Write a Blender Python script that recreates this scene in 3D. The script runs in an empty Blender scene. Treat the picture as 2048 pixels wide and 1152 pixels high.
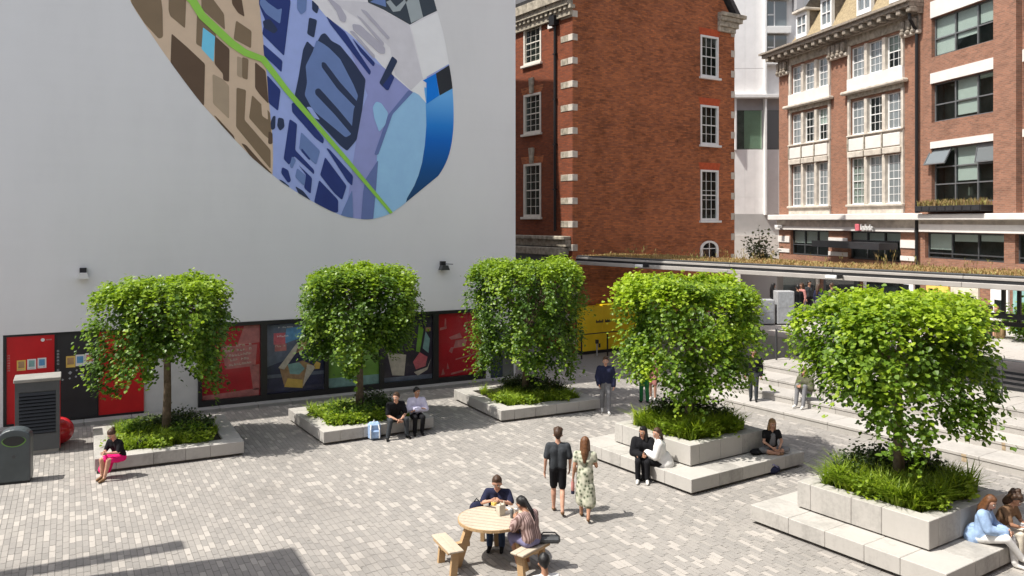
import bpy, bmesh, math, random
import numpy as np
from mathutils import Vector, Matrix
random.seed(7); np.random.seed(7)
R = math.radians
scene = bpy.context.scene
COL = scene.collection

# ------------------------------------------------------------------ camera
CAM_H, YAW, FOC = 6.0, R(28.2), 1650.0          # metres, view direction east of +Y, focal length in photo pixels
cam = bpy.data.objects.new('camera', bpy.data.cameras.new('camera')); COL.objects.link(cam)
cam.location = (0, 0, CAM_H); cam.rotation_euler = (R(90), 0, -YAW)
cam.data.sensor_width = 36.0; cam.data.lens = 36.0 * FOC / 2048
cam.data.shift_y = (440 - 576) / 2048; cam.data.clip_end = 900; cam.data.clip_start = .05
scene.camera = cam

# ------------------------------------------------------------------ sky and sun
SUN_EL, SUN_A = R(58), R(8)                      # the sun stands 8 degrees behind the white wall's plane
SDIR = Vector((-math.cos(SUN_A) * math.cos(SUN_EL), math.sin(SUN_A) * math.cos(SUN_EL), math.sin(SUN_EL)))
world = bpy.data.worlds.new('World'); scene.world = world; world.use_nodes = True
wn = world.node_tree; bg = wn.nodes['Background']
sky = wn.nodes.new('ShaderNodeTexSky'); sky.sky_type = 'NISHITA'; sky.sun_disc = False
sky.sun_elevation = SUN_EL; sky.sun_rotation = math.atan2(SDIR.x, SDIR.y) % (2 * math.pi)
sky.air_density = 1.0; sky.dust_density = 2.5; sky.ozone_density = .6
hsv = wn.nodes.new('ShaderNodeHueSaturation'); hsv.inputs['Saturation'].default_value = .45      # a slightly milky summer sky
wn.links.new(sky.outputs[0], hsv.inputs['Color']); wn.links.new(hsv.outputs[0], bg.inputs[0]); bg.inputs[1].default_value = .15
sl = bpy.data.lights.new('sun', 'SUN'); sl.energy = 4.4; sl.angle = R(.53); sl.color = (1, .955, .88)
so = bpy.data.objects.new('sun', sl); COL.objects.link(so)
so.rotation_euler = SDIR.to_track_quat('Z', 'Y').to_euler(); so.location = (-20, 5, 40)
vs = scene.view_settings; vs.view_transform = 'Standard'; vs.look = 'None'; vs.exposure = .52; vs.gamma = 1
vs.use_curve_mapping = False
scene.cycles.max_bounces = 6; scene.cycles.diffuse_bounces = 4; scene.cycles.glossy_bounces = 3
scene.cycles.transmission_bounces = 4; scene.cycles.transparent_max_bounces = 8
scene.cycles.use_denoising = True

# ------------------------------------------------------------------ frames of reference
VX, VY = math.sin(YAW), math.cos(YAW)            # view direction on the ground; right = (VY, -VX)
def rd(r, d, z=0.0): return Vector((d * VX + r * VY, d * VY - r * VX, z))
def G(px, py, z=0.0):                            # where the sight line through a photo pixel meets height z
    d = FOC * (CAM_H - z) / (py - 440.0); return rd((px - 1024) / FOC * d, d, z)
def dirv(r, d): v = rd(r, d); v.z = 0; return v.normalized()
class Plane:                                     # a vertical plane: local x along it, local y into it, z up
    def __init__(s, o, u):
        s.o = Vector((o[0], o[1], 0)); s.u = Vector((u[0], u[1], 0)).normalized(); s.rot = math.atan2(s.u.y, s.u.x)
    def su(s, px):
        h = rd((px - 1024) / FOC, 1.0); a = np.array([[h.x, -s.u.x], [h.y, -s.u.y]])
        t, k = np.linalg.solve(a, np.array([s.o.x, s.o.y])); return float(k), float(t)
    def x(s, px): return s.su(px)[0]
    def z(s, px, py): return CAM_H - (py - 440) / FOC * s.su(px)[1]
    def xz(s, px, py): return s.x(px), s.z(px, py)
    def w(s, x, y, z): n = Vector((-s.u.y, s.u.x, 0)); return s.o + s.u * x + n * y + Vector((0, 0, z))

# ------------------------------------------------------------------ materials
def lin(c): c /= 255.0; return c / 12.92 if c <= .04045 else ((c + .055) / 1.055) ** 2.4
def S(r, g, b, k=1.0): return (min(.95, lin(r) * k), min(.95, lin(g) * k), min(.95, lin(b) * k))
class NT:
    def __init__(s, name):
        s.m = bpy.data.materials.new(name); s.m.use_nodes = True; s.t = s.m.node_tree; s.n = s.t.nodes; s.b = s.n['Principled BSDF']
        s.out = s.n['Material Output']
    def add(s, typ, **kw):
        n = s.n.new(typ)
        for k, v in kw.items(): setattr(n, k, v)
        return n
    def link(s, a, b): s.t.links.new(a, b)
    def math(s, op, a, b=None, clamp=False):
        n = s.add('ShaderNodeMath', operation=op); n.use_clamp = clamp
        for i, v in enumerate((a, b)):
            if v is None: continue
            if isinstance(v, (int, float)): n.inputs[i].default_value = v
            else: s.link(v, n.inputs[i])
        return n.outputs[0]
    def noise(s, scale, detail=4, vec=None, rough=.55):
        n = s.add('ShaderNodeTexNoise'); n.inputs['Scale'].default_value = scale; n.inputs['Detail'].default_value = detail; n.inputs['Roughness'].default_value = rough
        if vec is not None: s.link(vec, n.inputs['Vector'])
        return n.outputs['Fac']
    def coord(s, which='Object'): return s.add('ShaderNodeTexCoord').outputs[which]
    def mapping(s, vec, scale=(1, 1, 1), rot=(0, 0, 0)):
        n = s.add('ShaderNodeMapping'); n.inputs['Scale'].default_value = scale; n.inputs['Rotation'].default_value = rot; s.link(vec, n.inputs[0]); return n.outputs[0]
    def ramp(s, fac, stops):
        n = s.add('ShaderNodeValToRGB'); e = n.color_ramp.elements
        while len(e) < len(stops): e.new(.5)
        for k, (p, c) in enumerate(stops): e[k].position = p; e[k].color = (*c, 1) if len(c) == 3 else c
        s.link(fac, n.inputs[0]); return n.outputs[0]
    def mix(s, fac, a, b, blend='MIX'):
        n = s.add('ShaderNodeMix', data_type='RGBA', blend_type=blend)
        for sock, v in ((n.inputs[0], fac), (n.inputs[6], a), (n.inputs[7], b)):
            if isinstance(v, (int, float)): sock.default_value = v
            elif isinstance(v, tuple): sock.default_value = (*v[:3], 1)
            else: s.link(v, sock)
        return n.outputs[2]
    def bump(s, h, strength=.3, dist=.01):
        n = s.add('ShaderNodeBump'); n.inputs['Strength'].default_value = strength; n.inputs['Distance'].default_value = dist
        s.link(h, n.inputs['Height']); s.link(n.outputs[0], s.b.inputs['Normal'])
    def base(s, c, rough=.7, spec=.4, metal=0):
        if isinstance(c, tuple): s.b.inputs['Base Color'].default_value = (*c, 1)
        else: s.link(c, s.b.inputs['Base Color'])
        s.b.inputs['Roughness'].default_value = rough; s.b.inputs['Specular IOR Level'].default_value = spec; s.b.inputs['Metallic'].default_value = metal
def mul(c, k): return tuple(min(.95, x * k) for x in c)
def pm(name, col, rough=.7, var=.12, scale=6.0, bump=0.0, bscale=80.0, spec=.4, metal=0.0):
    n = NT(name); co = n.coord()
    if var > 0:
        f = n.noise(scale, 5, co); n.base(n.ramp(f, [(.3, mul(col, 1 - var)), (.7, mul(col, 1 + var))]), rough, spec, metal)
    else: n.base(col, rough, spec, metal)
    if bump > 0: n.bump(n.noise(bscale, 5, co), bump, .01)
    return n.m
def brick_mat(name, c1, c2, mortar, patch=.5, w=.225, h=.075, contrast=1.0):
    n = NT(name); co = n.coord(); sp = n.add('ShaderNodeSeparateXYZ'); n.link(co, sp.inputs[0])
    cb = n.add('ShaderNodeCombineXYZ'); n.link(n.math('ADD', sp.outputs[0], sp.outputs[1]), cb.inputs[0]); n.link(sp.outputs[2], cb.inputs[1])
    b = n.add('ShaderNodeTexBrick'); n.link(cb.outputs[0], b.inputs['Vector'])
    b.inputs['Scale'].default_value = 1; b.inputs['Brick Width'].default_value = w; b.inputs['Row Height'].default_value = h
    b.inputs['Mortar Size'].default_value = .008; b.inputs['Mortar Smooth'].default_value = .2
    b.inputs['Color1'].default_value = (*c1, 1); b.inputs['Color2'].default_value = (*c2, 1); b.inputs['Mortar'].default_value = (*mortar, 1)
    p = n.noise(.45, 6, co, .65); q = n.noise(2.3, 5, co, .7)
    st = n.noise(1.0, 5, n.mapping(co, (1.6, 1.6, 9.0)), .7)
    f = n.math('ADD', n.math('MULTIPLY', p, .45), n.math('ADD', n.math('MULTIPLY', q, .3), n.math('MULTIPLY', st, .45)))
    k = n.ramp(f, [(.42, (1 - patch * .75,) * 3), (.6, (1.0,) * 3), (.75, (1 + patch * .3,) * 3)])
    n.base(n.mix(1.0, b.outputs['Color'], k, 'MULTIPLY'), .9, .2)
    n.bump(n.math('SUBTRACT', n.math('MULTIPLY', q, .3), b.outputs['Fac']), .35, .012)
    return n.m
def glass_mat(name, tint, alpha=.55, clear=(.90, .94, .92)):
    n = NT(name); n.b.inputs['Base Color'].default_value = (*tint, 1); n.b.inputs['Roughness'].default_value = .03; n.b.inputs['Specular IOR Level'].default_value = .9
    tr = n.add('ShaderNodeBsdfTransparent'); tr.inputs[0].default_value = (*clear, 1); mx = n.add('ShaderNodeMixShader')
    mx.inputs[0].default_value = alpha; n.link(tr.outputs[0], mx.inputs[1]); n.link(n.b.outputs[0], mx.inputs[2]); n.link(mx.outputs[0], n.out.inputs[0])
    return n.m
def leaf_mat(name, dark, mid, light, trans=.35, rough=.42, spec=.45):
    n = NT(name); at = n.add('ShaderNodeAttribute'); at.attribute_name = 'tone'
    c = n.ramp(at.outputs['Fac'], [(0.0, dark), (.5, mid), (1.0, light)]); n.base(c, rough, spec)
    t = n.add('ShaderNodeBsdfTranslucent'); hs = n.mix(1.0, c, (1.45, 1.5, .7), 'MULTIPLY'); n.link(hs, t.inputs[0])
    mx = n.add('ShaderNodeMixShader'); mx.inputs[0].default_value = trans
    n.link(n.b.outputs[0], mx.inputs[1]); n.link(t.outputs[0], mx.inputs[2]); n.link(mx.outputs[0], n.out.inputs[0])
    return n.m
def wood_mat(name, c, rough=.65):
    n = NT(name); co = n.coord(); g = n.noise(6, 6, n.mapping(co, (1.0, 14, 14)), .65); f = n.noise(1.6, 4, co)
    n.base(n.mix(.5, n.ramp(g, [(.3, mul(c, .62)), (.65, mul(c, 1.12))]), n.ramp(f, [(.35, mul(c, .85)), (.65, mul(c, 1.1))])), rough, .3)
    n.bump(g, .2, .004); return n.m

M = {}
def concrete(name, c, stain=.25):
    n = NT(name); co = n.coord(); a = n.noise(1.1, 6, co, .7); b_ = n.noise(14, 5, co, .7); d_ = n.noise(90, 3, co)
    oi = n.add('ShaderNodeObjectInfo'); f = n.math('ADD', n.math('MULTIPLY', a, .6), n.math('MULTIPLY', b_, .4))
    stk = n.noise(1.0, 4, n.mapping(co, (5, 5, 1.2)), .7); f = n.math('ADD', n.math('MULTIPLY', f, .72), n.math('MULTIPLY', stk, .28))
    f = n.math('ADD', f, n.math('MULTIPLY', n.math('SUBTRACT', oi.outputs['Random'], .5), .16))
    n.base(n.ramp(f, [(.3, mul(c, 1 - stain)), (.5, c), (.72, mul(c, 1.1))]), .85, .3)
    n.bump(n.math('ADD', n.math('MULTIPLY', b_, .5), n.math('MULTIPLY', d_, .4)), .25, .006); return n.m
def paver_mat():
    n = NT('granite_setts'); at = n.add('ShaderNodeAttribute'); at.attribute_name = 'tone'; co = n.coord('Object'); ge = n.add('ShaderNodeNewGeometry').outputs['Position']
    c = n.ramp(at.outputs['Fac'], [(0, (.262, .247, .230)), (.35, (.288, .270, .250)), (.65, (.318, .296, .272)), (1, (.405, .375, .342))])
    w = n.noise(.35, 5, ge, .7); g = n.noise(38, 4, ge, .75)
    k = n.ramp(n.math('ADD', n.math('MULTIPLY', w, .6), n.math('MULTIPLY', g, .4)), [(.3, (.70, .69, .68)), (.48, (.97, .97, .97)), (.7, (1.12, 1.12, 1.11))])
    sp = n.noise(5.5, 2, ge, .4); s2 = n.ramp(sp, [(.24, (.62, .61, .59)), (.28, (1, 1, 1))])
    n.base(n.mix(1, n.mix(1, c, k, 'MULTIPLY'), s2, 'MULTIPLY'), .82, .3); n.bump(g, .25, .004); return n.m
M['paver'] = paver_mat()
M['joint'] = pm('sand_joint', (.20, .19, .175), .95, .2, 20)
M['ground'] = pm('asphalt', (.06, .06, .062), .9, .15, 3)
M['stone'] = concrete('pale_concrete', (.42, .40, .37), .40)
M['stone_step'] = concrete('pale_step_stone', (.40, .378, .35), .28)
M['plinth'] = concrete('grey_plinth', (.30, .295, .285), .25)
M['white_wall'] = None
n = NT('pale_render'); co = n.coord(); st = n.noise(.25, 5, n.mapping(co, (1, 1, .35)), .65); cs = n.noise(1.0, 3, n.mapping(co, (.12, .12, 3.4)), .6)
fine = n.noise(30, 3, co)
n.base(n.ramp(n.math('ADD', n.math('MULTIPLY', st, .88), n.math('MULTIPLY', cs, .12)), [(.28, (.72, .717, .712)), (.5, (.79, .785, .78)), (.74, (.83, .826, .82))]), .8, .3)
n.bump(n.math('ADD', n.math('MULTIPLY', cs, .6), n.math('MULTIPLY', fine, .3)), .2, .01); M['white_wall'] = n.m
M['black_frame'] = pm('black_metal', (.012, .013, .015), .35, .2, 4, spec=.5)
M['char_panel'] = pm('charcoal_panel', (.028, .028, .031), .45, .15, 3)
M['red_panel'] = pm('red_panel', (.55, .012, .016), .4, .08, 3)
M['red_poster'] = pm('red_poster', (.48, .012, .022), .3, .12, 2.5)
M['pink_fade'] = pm('faded_pink_print', (.50, .17, .16), .35, .25, 5)
M['navy_poster'] = pm('navy_poster', (.035, .04, .09), .3, .3, 3)
M['slate_poster'] = pm('slate_blue_poster', (.13, .16, .22), .3, .3, 3)
M['green_poster'] = pm('green_poster', (.17, .36, .05), .3, .25, 2)
M['purple_poster'] = pm('dark_purple_poster', (.035, .028, .05), .3, .3, 2)
M['tan_print'] = pm('tan_print', (.40, .25, .13), .4, .3, 6)
M['cream_print'] = pm('cream_print', (.60, .55, .45), .4, .2, 6)
M['white_print'] = pm('white_print', (.78, .77, .76), .4, .05, 6)
M['teal_print'] = pm('teal_print', (.24, .42, .40), .4, .2, 6)
M['yellow_print'] = pm('yellow_print', (.75, .52, .12), .4, .1, 6)
M['blue_print'] = pm('blue_print', (.12, .32, .55), .4, .2, 8)
M['coral_print'] = pm('coral_print', (.62, .14, .17), .4, .2, 8)
M['grey_print'] = pm('grey_print', (.36, .38, .40), .4, .2, 8)
M['wall_recess'] = pm('grey_wall_recess', (.62, .615, .61), .8, .08, 2)
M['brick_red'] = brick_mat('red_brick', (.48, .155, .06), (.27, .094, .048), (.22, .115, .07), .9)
M['brick_dark'] = brick_mat('shade_tinted_brick', (.25, .068, .030), (.17, .052, .028), (.12, .065, .045), .6)  # same house brick, with the alley's shade put into a darker colour
M['brick_orange'] = brick_mat('orange_brick', (.32, .148, .092), (.22, .108, .072), (.28, .20, .15), .5)
M['brick_brown'] = brick_mat('brown_brick', (.315, .15, .098), (.215, .108, .075), (.27, .195, .145), .5)
M['gauged'] = pm('bright_red_rubbed_brick', (.46, .085, .03), .85, .2, 6)
M['cream_stone'] = pm('cream_stone', (.52, .47, .405), .75, .22, 3, .15, 40)
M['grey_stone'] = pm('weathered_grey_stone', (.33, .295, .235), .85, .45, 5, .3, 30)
M['carved_stone'] = pm('weathered_carved_stone', (.25, .215, .175), .85, .4, 7, .4, 30)
M['white_paint'] = pm('white_paint', (.74, .735, .72), .5, .05, 4)
M['off_white_paint'] = pm('off_white_paint', (.66, .62, .55), .5, .08, 4)
M['white_render'] = pm('white_lintel_render', (.66, .635, .60), .7, .06, 2)
M['white_clad'] = pm('white_cladding', (.80, .785, .775), .55, .05, 1.5)
M['grey_clad'] = pm('grey_soffit_panel', (.36, .355, .365), .6, .08, 2)
M['glass'] = glass_mat('window_glass', (.012, .016, .016), .17)
M['glass_dark'] = glass_mat('dark_glass', (.012, .018, .018), .72)
M['glass_sky'] = glass_mat('sky_tinted_glass', (.20, .225, .235), .8)  # pale tint puts the reflected sky into the pane colour
M['shopglass'] = glass_mat('shop_glass', (.02, .022, .024), .07, (1, 1, 1))
M['interior'] = pm('dark_room', (.16, .17, .155), .9, .4, 1.2)
M['interior_green'] = pm('dim_room', (.07, .075, .06), .9, .5, 1.5)
M['blind'] = pm('white_roller_blind', (.80, .84, .82), .8, .05, 2)
M['blind_green'] = pm('pale_green_blind', (.42, .56, .42), .8, .06, 2)
M['curtain'] = pm('net_curtain', (.52, .54, .52), .9, .2, 8)
M['dark_metal'] = pm('dark_grey_metal', (.05, .053, .056), .45, .15, 4, spec=.5)
M['mid_metal'] = pm('grey_window_metal', (.16, .165, .17), .4, .1, 4, metal=.3)
M['black_pipe'] = pm('black_cast_iron', (.010, .010, .011), .5, .2, 4)
M['roof_tile'] = pm('tan_roof_tile', (.30, .235, .14), .85, .3, 9, .4, 20)
M['lead'] = pm('dormer_cheek', (.17, .145, .115), .7, .3, 7)
M['slate'] = pm('dark_slate', (.06, .058, .06), .7, .3, 6)
M['fascia'] = pm('beige_metal_fascia', (.36, .335, .31), .5, .12, 1.2, spec=.4)
M['steel'] = pm('black_steel', (.018, .018, .02), .5, .15, 3)
M['yellow'] = pm('yellow_hoarding', (.80, .56, .015), .5, .1, 2)
M['cabinet_grey'] = pm('grey_cabinet_paint', (.075, .082, .088), .45, .12, 3, spec=.5)
M['light_grey'] = pm('light_grey_paint', (.38, .39, .40), .5, .1, 3)
M['beige_top'] = pm('beige_coping', (.28, .27, .25), .7, .12, 4)
M['bin'] = pm('dark_green_grey_bin', (.058, .072, .078), .4, .15, 3, spec=.5)
M['green_trim'] = pm('lime_trim', (.14, .30, .06), .5, .1, 4)
M['red_ball'] = pm('glossy_red_vinyl', (.55, .02, .03), .25, .15, 4, spec=.6)
M['soil'] = pm('soil', (.035, .026, .018), .95, .4, 12, .5, 40)
M['bark'] = pm('bark', (.16, .12, .085), .9, .4, 9, .6, 40)
M['wood'] = wood_mat('weathered_pine', (.53, .45, .35))
M['wood_leg'] = wood_mat('golden_pine', (.48, .32, .17))
M['rust'] = pm('rust_stain', (.36, .275, .18), .9, .3, 9)
M['leaf'] = leaf_mat('tree_leaf', (.038, .082, .015), (.100, .188, .022), (.27, .38, .030), .38, .42, .4)
M['leaf_lime'] = leaf_mat('bright_tree_leaf', (.050, .10, .016), (.142, .242, .024), (.35, .46, .033), .40, .42, .4)
M['grass'] = leaf_mat('ornamental_grass', (.10, .165, .018), (.24, .34, .034), (.40, .48, .055), .4, .5, .3)
M['shrub'] = leaf_mat('dark_shrub_leaf', (.022, .045, .014), (.055, .092, .024), (.12, .16, .05), .2, .5, .35)
M['sedum'] = leaf_mat('dry_sedum', (.20, .13, .06), (.40, .25, .12), (.36, .38, .14), .2, .8, .1)
M['straw'] = leaf_mat('dry_stems', (.16, .11, .06), (.30, .21, .10), (.30, .32, .10), .2, .8, .1)
M['grey_leaf'] = leaf_mat('grey_green_leaf', (.05, .06, .035), (.11, .13, .075), (.20, .22, .13), .25, .6, .2)

# ------------------------------------------------------------------ mesh builder
class MB:
    def __init__(s): s.v = []; s.f = []; s.m = []
    def add(s, vs_, fs, mi=0):
        o = len(s.v); s.v += [tuple(p) for p in vs_]; s.f += [tuple(i + o for i in f) for f in fs]; s.m += [mi] * len(fs); return s
    def box(s, x0, x1, y0, y1, z0, z1, mi=0):
        return s.add([(x0, y0, z0), (x1, y0, z0), (x1, y1, z0), (x0, y1, z0), (x0, y0, z1), (x1, y0, z1), (x1, y1, z1), (x0, y1, z1)],
                     [(0, 3, 2, 1), (4, 5, 6, 7), (0, 1, 5, 4), (1, 2, 6, 5), (2, 3, 7, 6), (3, 0, 4, 7)], mi)
    def cbox(s, x0, x1, y0, y1, z0, z1, c=.012, mi=0):   # box with chamfered edges
        P = [(x0, x1), (y0, y1), (z0, z1)]; vs_ = []; idx = {}
        for i in (0, 1):
            for j in (0, 1):
                for k in (0, 1):
                    for ax in range(3):
                        p = [P[0][i], P[1][j], P[2][k]]; sg = [c if q == 0 else -c for q in (i, j, k)]
                        for a in range(3):
                            if a != ax: p[a] += sg[a]
                        idx[(i, j, k, ax)] = len(vs_); vs_.append(p)
        fs = []
        def q(*k): fs.append(tuple(idx[t] for t in k))
        for ax in range(3):
            a, b = [t for t in range(3) if t != ax]
            for e in (0, 1):
                def key(u, w):
                    t = [0, 0, 0]; t[ax] = e; t[a] = u; t[b] = w; return (*t, ax)
                q(key(0, 0), key(1, 0), key(1, 1), key(0, 1))
        for ax in range(3):                                 # edges along ax
            a, b = [t for t in range(3) if t != ax]
            for u in (0, 1):
                for w in (0, 1):
                    def key(e, f):
                        t = [0, 0, 0]; t[ax] = e; t[a] = u; t[b] = w; return (*t, f)
                    q(key(0, a), key(1, a), key(1, b), key(0, b))
        for i in (0, 1):
            for j in (0, 1):
                for k in (0, 1): q((i, j, k, 0), (i, j, k, 1), (i, j, k, 2))
        return s.add(vs_, fs, mi)
    def tube(s, pts, rads, n=8, mi=0, cap=True):
        pts = [Vector(p) for p in pts]
        if isinstance(rads, (int, float)): rads = [rads] * len(pts)
        vs_ = []; prev = None
        for i, p in enumerate(pts):
            t = (pts[min(i + 1, len(pts) - 1)] - pts[max(i - 1, 0)]).normalized()
            if prev is None:
                a = Vector((0, 0, 1)) if abs(t.z) < .9 else Vector((1, 0, 0)); prev = t.cross(a).normalized()
            prev = (prev - t * prev.dot(t)).normalized(); b = t.cross(prev)
            for k in range(n):
                an = 2 * math.pi * k / n; vs_.append(p + (prev * math.cos(an) + b * math.sin(an)) * rads[i])
        fs = [(i * n + k, i * n + (k + 1) % n, (i + 1) * n + (k + 1) % n, (i + 1) * n + k) for i in range(len(pts) - 1) for k in range(n)]
        if cap: fs += [tuple(range(n - 1, -1, -1)), tuple((len(pts) - 1) * n + k for k in range(n))]
        return s.add(vs_, fs, mi)
    def lathe(s, prof, n=16, c=(0, 0), sx=1, sy=1, mi=0):
        vs_ = [(c[0] + r_ * sx * math.cos(2 * math.pi * k / n), c[1] + r_ * sy * math.sin(2 * math.pi * k / n), z) for r_, z in prof for k in range(n)]
        fs = [(i * n + k, i * n + (k + 1) % n, (i + 1) * n + (k + 1) % n, (i + 1) * n + k) for i in range(len(prof) - 1) for k in range(n)]
        fs += [tuple(range(n - 1, -1, -1)), tuple((len(prof) - 1) * n + k for k in range(n))]
        return s.add(vs_, fs, mi)
    def prism(s, poly, y0, y1, mi=0):                   # polygon in x,z extruded along y
        n = len(poly); vs_ = [(x, y0, z) for x, z in poly] + [(x, y1, z) for x, z in poly]
        fs = [tuple(range(n)), tuple(range(2 * n - 1, n - 1, -1))] + [(k, n + k, n + (k + 1) % n, (k + 1) % n) for k in range(n)]
        return s.add(vs_, fs, mi)
    def prismz(s, poly, z0, z1, mi=0):
        n = len(poly); vs_ = [(x, y, z0) for x, y in poly] + [(x, y, z1) for x, y in poly]
        fs = [tuple(range(n - 1, -1, -1)), tuple(range(n, 2 * n))] + [(k, (k + 1) % n, n + (k + 1) % n, n + k) for k in range(n)]
        return s.add(vs_, fs, mi)
    def ball(s, c, r, n=10, mi=0, sc=(1, 1, 1)):
        prof = [(math.sin(math.pi * i / (n // 2 + 2)), -math.cos(math.pi * i / (n // 2 + 2))) for i in range(1, n // 2 + 2)]
        vs_ = [(c[0] + a * r * sc[0] * math.cos(2 * math.pi * k / n), c[1] + a * r * sc[1] * math.sin(2 * math.pi * k / n), c[2] + z * r * sc[2]) for a, z in prof for k in range(n)]
        L = len(prof); fs = [(i * n + k, i * n + (k + 1) % n, (i + 1) * n + (k + 1) % n, (i + 1) * n + k) for i in range(L - 1) for k in range(n)]
        vs_ += [(c[0], c[1], c[2] - r * sc[2]), (c[0], c[1], c[2] + r * sc[2])]
        fs += [(k, L * n, (k + 1) % n) for k in range(n)] + [((L - 1) * n + k, (L - 1) * n + (k + 1) % n, L * n + 1) for k in range(n)]
        return s.add(vs_, fs, mi)
    def mesh(s, name, mats, smooth=False, fix=True):
        me = bpy.data.meshes.new(name); me.from_pydata(s.v, [], s.f)
        for m in (mats if isinstance(mats, (list, tuple)) else [mats]): me.materials.append(m)
        me.polygons.foreach_set('material_index', s.m)
        if smooth: me.polygons.foreach_set('use_smooth', [True] * len(s.f))
        if fix:
            b = bmesh.new(); b.from_mesh(me); bmesh.ops.recalc_face_normals(b, faces=b.faces); b.to_mesh(me); b.free()
        me.update(); return me
    def build(s, name, mats, parent=None, loc=None, rot=None, smooth=False):
        return put(name, s.mesh(name, mats, smooth), parent, loc, rot)
def put(name, me, parent=None, loc=None, rot=None):
    o = bpy.data.objects.new(name, me); COL.objects.link(o)
    if parent is not None: o.parent = parent
    if loc is not None: o.location = loc
    if rot is not None: o.rotation_euler = (0, 0, rot) if isinstance(rot, (int, float)) else rot
    return o
def tag(o, label=None, cat=None, group=None, kind=None):
    for k, v in (('label', label), ('category', cat), ('group', group), ('kind', kind)):
        if v: o[k] = v
    return o
def thing(name, label, cat, loc=(0, 0, 0), rot=0.0, group=None):
    return tag(put(name, None, None, loc, rot), label, cat, group)
def structure(o, label=None):
    o['kind'] = 'structure'
    if label: o['label'] = label
    return o
# ================================================================== GROUND
def rdof(v): return (v[0] * VY - v[1] * VX, v[0] * VX + v[1] * VY)
def B(s, t, z=0.0):                              # frame of the steps: s across them (up and away), t along them
    return rd(.826 * s - .5635 * t, .5635 * s + .826 * t, z)
BROT = math.atan2(*(lambda v: (v.y, v.x))(dirv(.826, .5635)))
g = MB().box(-250, 250, -250, 250, -1.0, -.03).build('ground', M['ground']); structure(g)
plaza = MB().box(-12, 30, -2, 46, -.5, -.006).build('plaza', M['joint']); structure(plaza, 'pale granite sett paving of the square')
PW, PL, GAP = .108, .31, .004
rng = random.Random(3)
tones = [.05, .25, .4, .5, .62, .95]
tone_w = [.13, .23, .23, .16, .10, .15]
def paver_geo(x, y, dz, tilt):
    a, b = PW / 2 - GAP / 2, PL / 2 - GAP / 2; c = .004; z = dz
    return ([(x - a, y - b, -.02), (x + a, y - b, -.02), (x + a, y + b, -.02), (x - a, y + b, -.02),
             (x - a + c, y - b + c, z - tilt), (x + a - c, y - b + c, z + tilt), (x + a - c, y + b - c, z + tilt), (x - a + c, y + b - c, z - tilt)],
            [(4, 5, 6, 7), (0, 1, 5, 4), (1, 2, 6, 5), (2, 3, 7, 6), (3, 0, 4, 7)])
slots = []
nx = int(34 / PW)
for i in range(nx):
    x = -6 + i * PW; off = rng.random() * PL
    for j in range(int(36 / PL)):
        y = 3 + off + j * PL; r_, d_ = rdof((x, y)); s_ = .826 * r_ + .5635 * d_
        if d_ < 11 or s_ > 20.9 or (y > 27.0 and x < 14.9) or d_ > 41: continue
        px = 1024 + FOC * r_ / d_
        if px < -330 or px > 2420: continue
        slots.append((d_, px, x, y))
slots.sort()
mid = [k for k in range(len(slots)) if 0 <= slots[k][1] <= 2048 and slots[k][0] > 13.95][:300]
mids = set(mid)
pv = MB(); tv = []
def pick(x, y):
    k = rng.choices(range(6), tone_w)[0]; return tones[k]
singles = []
for k, (d_, px, x, y) in enumerate(slots):
    t = pick(x, y); dz = rng.uniform(-.002, .0015); ti = rng.uniform(-.0012, .0012)
    if k in mids: singles.append((x, y, dz, t)); continue
    pv.add(*paver_geo(x, y, dz, ti)); tv += [t + rng.uniform(-.05, .05)] * 5
me = pv.mesh('paving_setts', M['paver'], fix=False); me.attributes.new('tone', 'FLOAT', 'FACE').data.foreach_set('value', tv)
pf = put('paving_setts', me, plaza); pf['kind'] = 'stuff'
pms = {}
for t in tones:
    q = MB().add(*paver_geo(0, 0, 0, 0)); m_ = q.mesh('paving_sett', M['paver'], fix=False)
    m_.attributes.new('tone', 'FLOAT', 'FACE').data.foreach_set('value', [t] * 5); pms[t] = m_
for x, y, dz, t in singles: put('paving_sett', pms[t], plaza, (x, y, dz))

# ================================================================== STEPS AND UPPER SQUARE (right)
RISE, TREAD, S0, NT_ = .232, 1.0, 20.75, 4
T0, T1 = 2.0, 19.5
steps = put('steps', None, None, B(0, 0), BROT); structure(steps, 'broad pale stone seating steps up to the upper square')
core = MB()
for k in range(NT_): core.box(S0 + k * TREAD + .06, S0 + 6.6, T0 + .03, T1 - .03, k * RISE - .1, (k + 1) * RISE - .05 - .004 * k)
core.build('step_core', M['joint'], steps)
rg = random.Random(5)
for k in range(NT_):
    t = T0; first = True
    while t < T1 - .2:
        L = rg.choice([1.2, 1.5, 1.5]) if not first else rg.uniform(.5, 1.3); first = False; t1 = min(T1, t + L)
        z1 = (k + 1) * RISE
        MB().cbox(S0 + k * TREAD - .02, S0 + (k + 1) * TREAD + .01, t + .004, t1 - .004, z1 - .085, z1 + rg.uniform(-.002, .002), .012).build('tread_slab', M['stone_step'], steps)
        MB().cbox(S0 + k * TREAD, S0 + k * TREAD + .09, t + .004, t1 - .004, k * RISE - .02, z1 - .09, .006).build('riser_block', M['stone_step'], steps)
        t = t1
for (t, k, w_) in ((10.05, 1, .09), (10.5, 0, .12)):
    MB().box(S0 + k * TREAD - .004, S0 + k * TREAD + .01, t, t + w_, k * RISE + .02, (k + 1) * RISE - .095).build('rust_streak', M['rust'], steps)
    MB().box(S0 + k * TREAD - .023, S0 + k * TREAD, t, t + w_, (k + 1) * RISE - .08, (k + 1) * RISE - .02).build('rust_streak', M['rust'], steps)
ZT = NT_ * RISE
up = put('upper_steps', None, None, B(0, 0), BROT); structure(up, 'flight of dark narrow steps above the pale seating steps')
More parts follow.
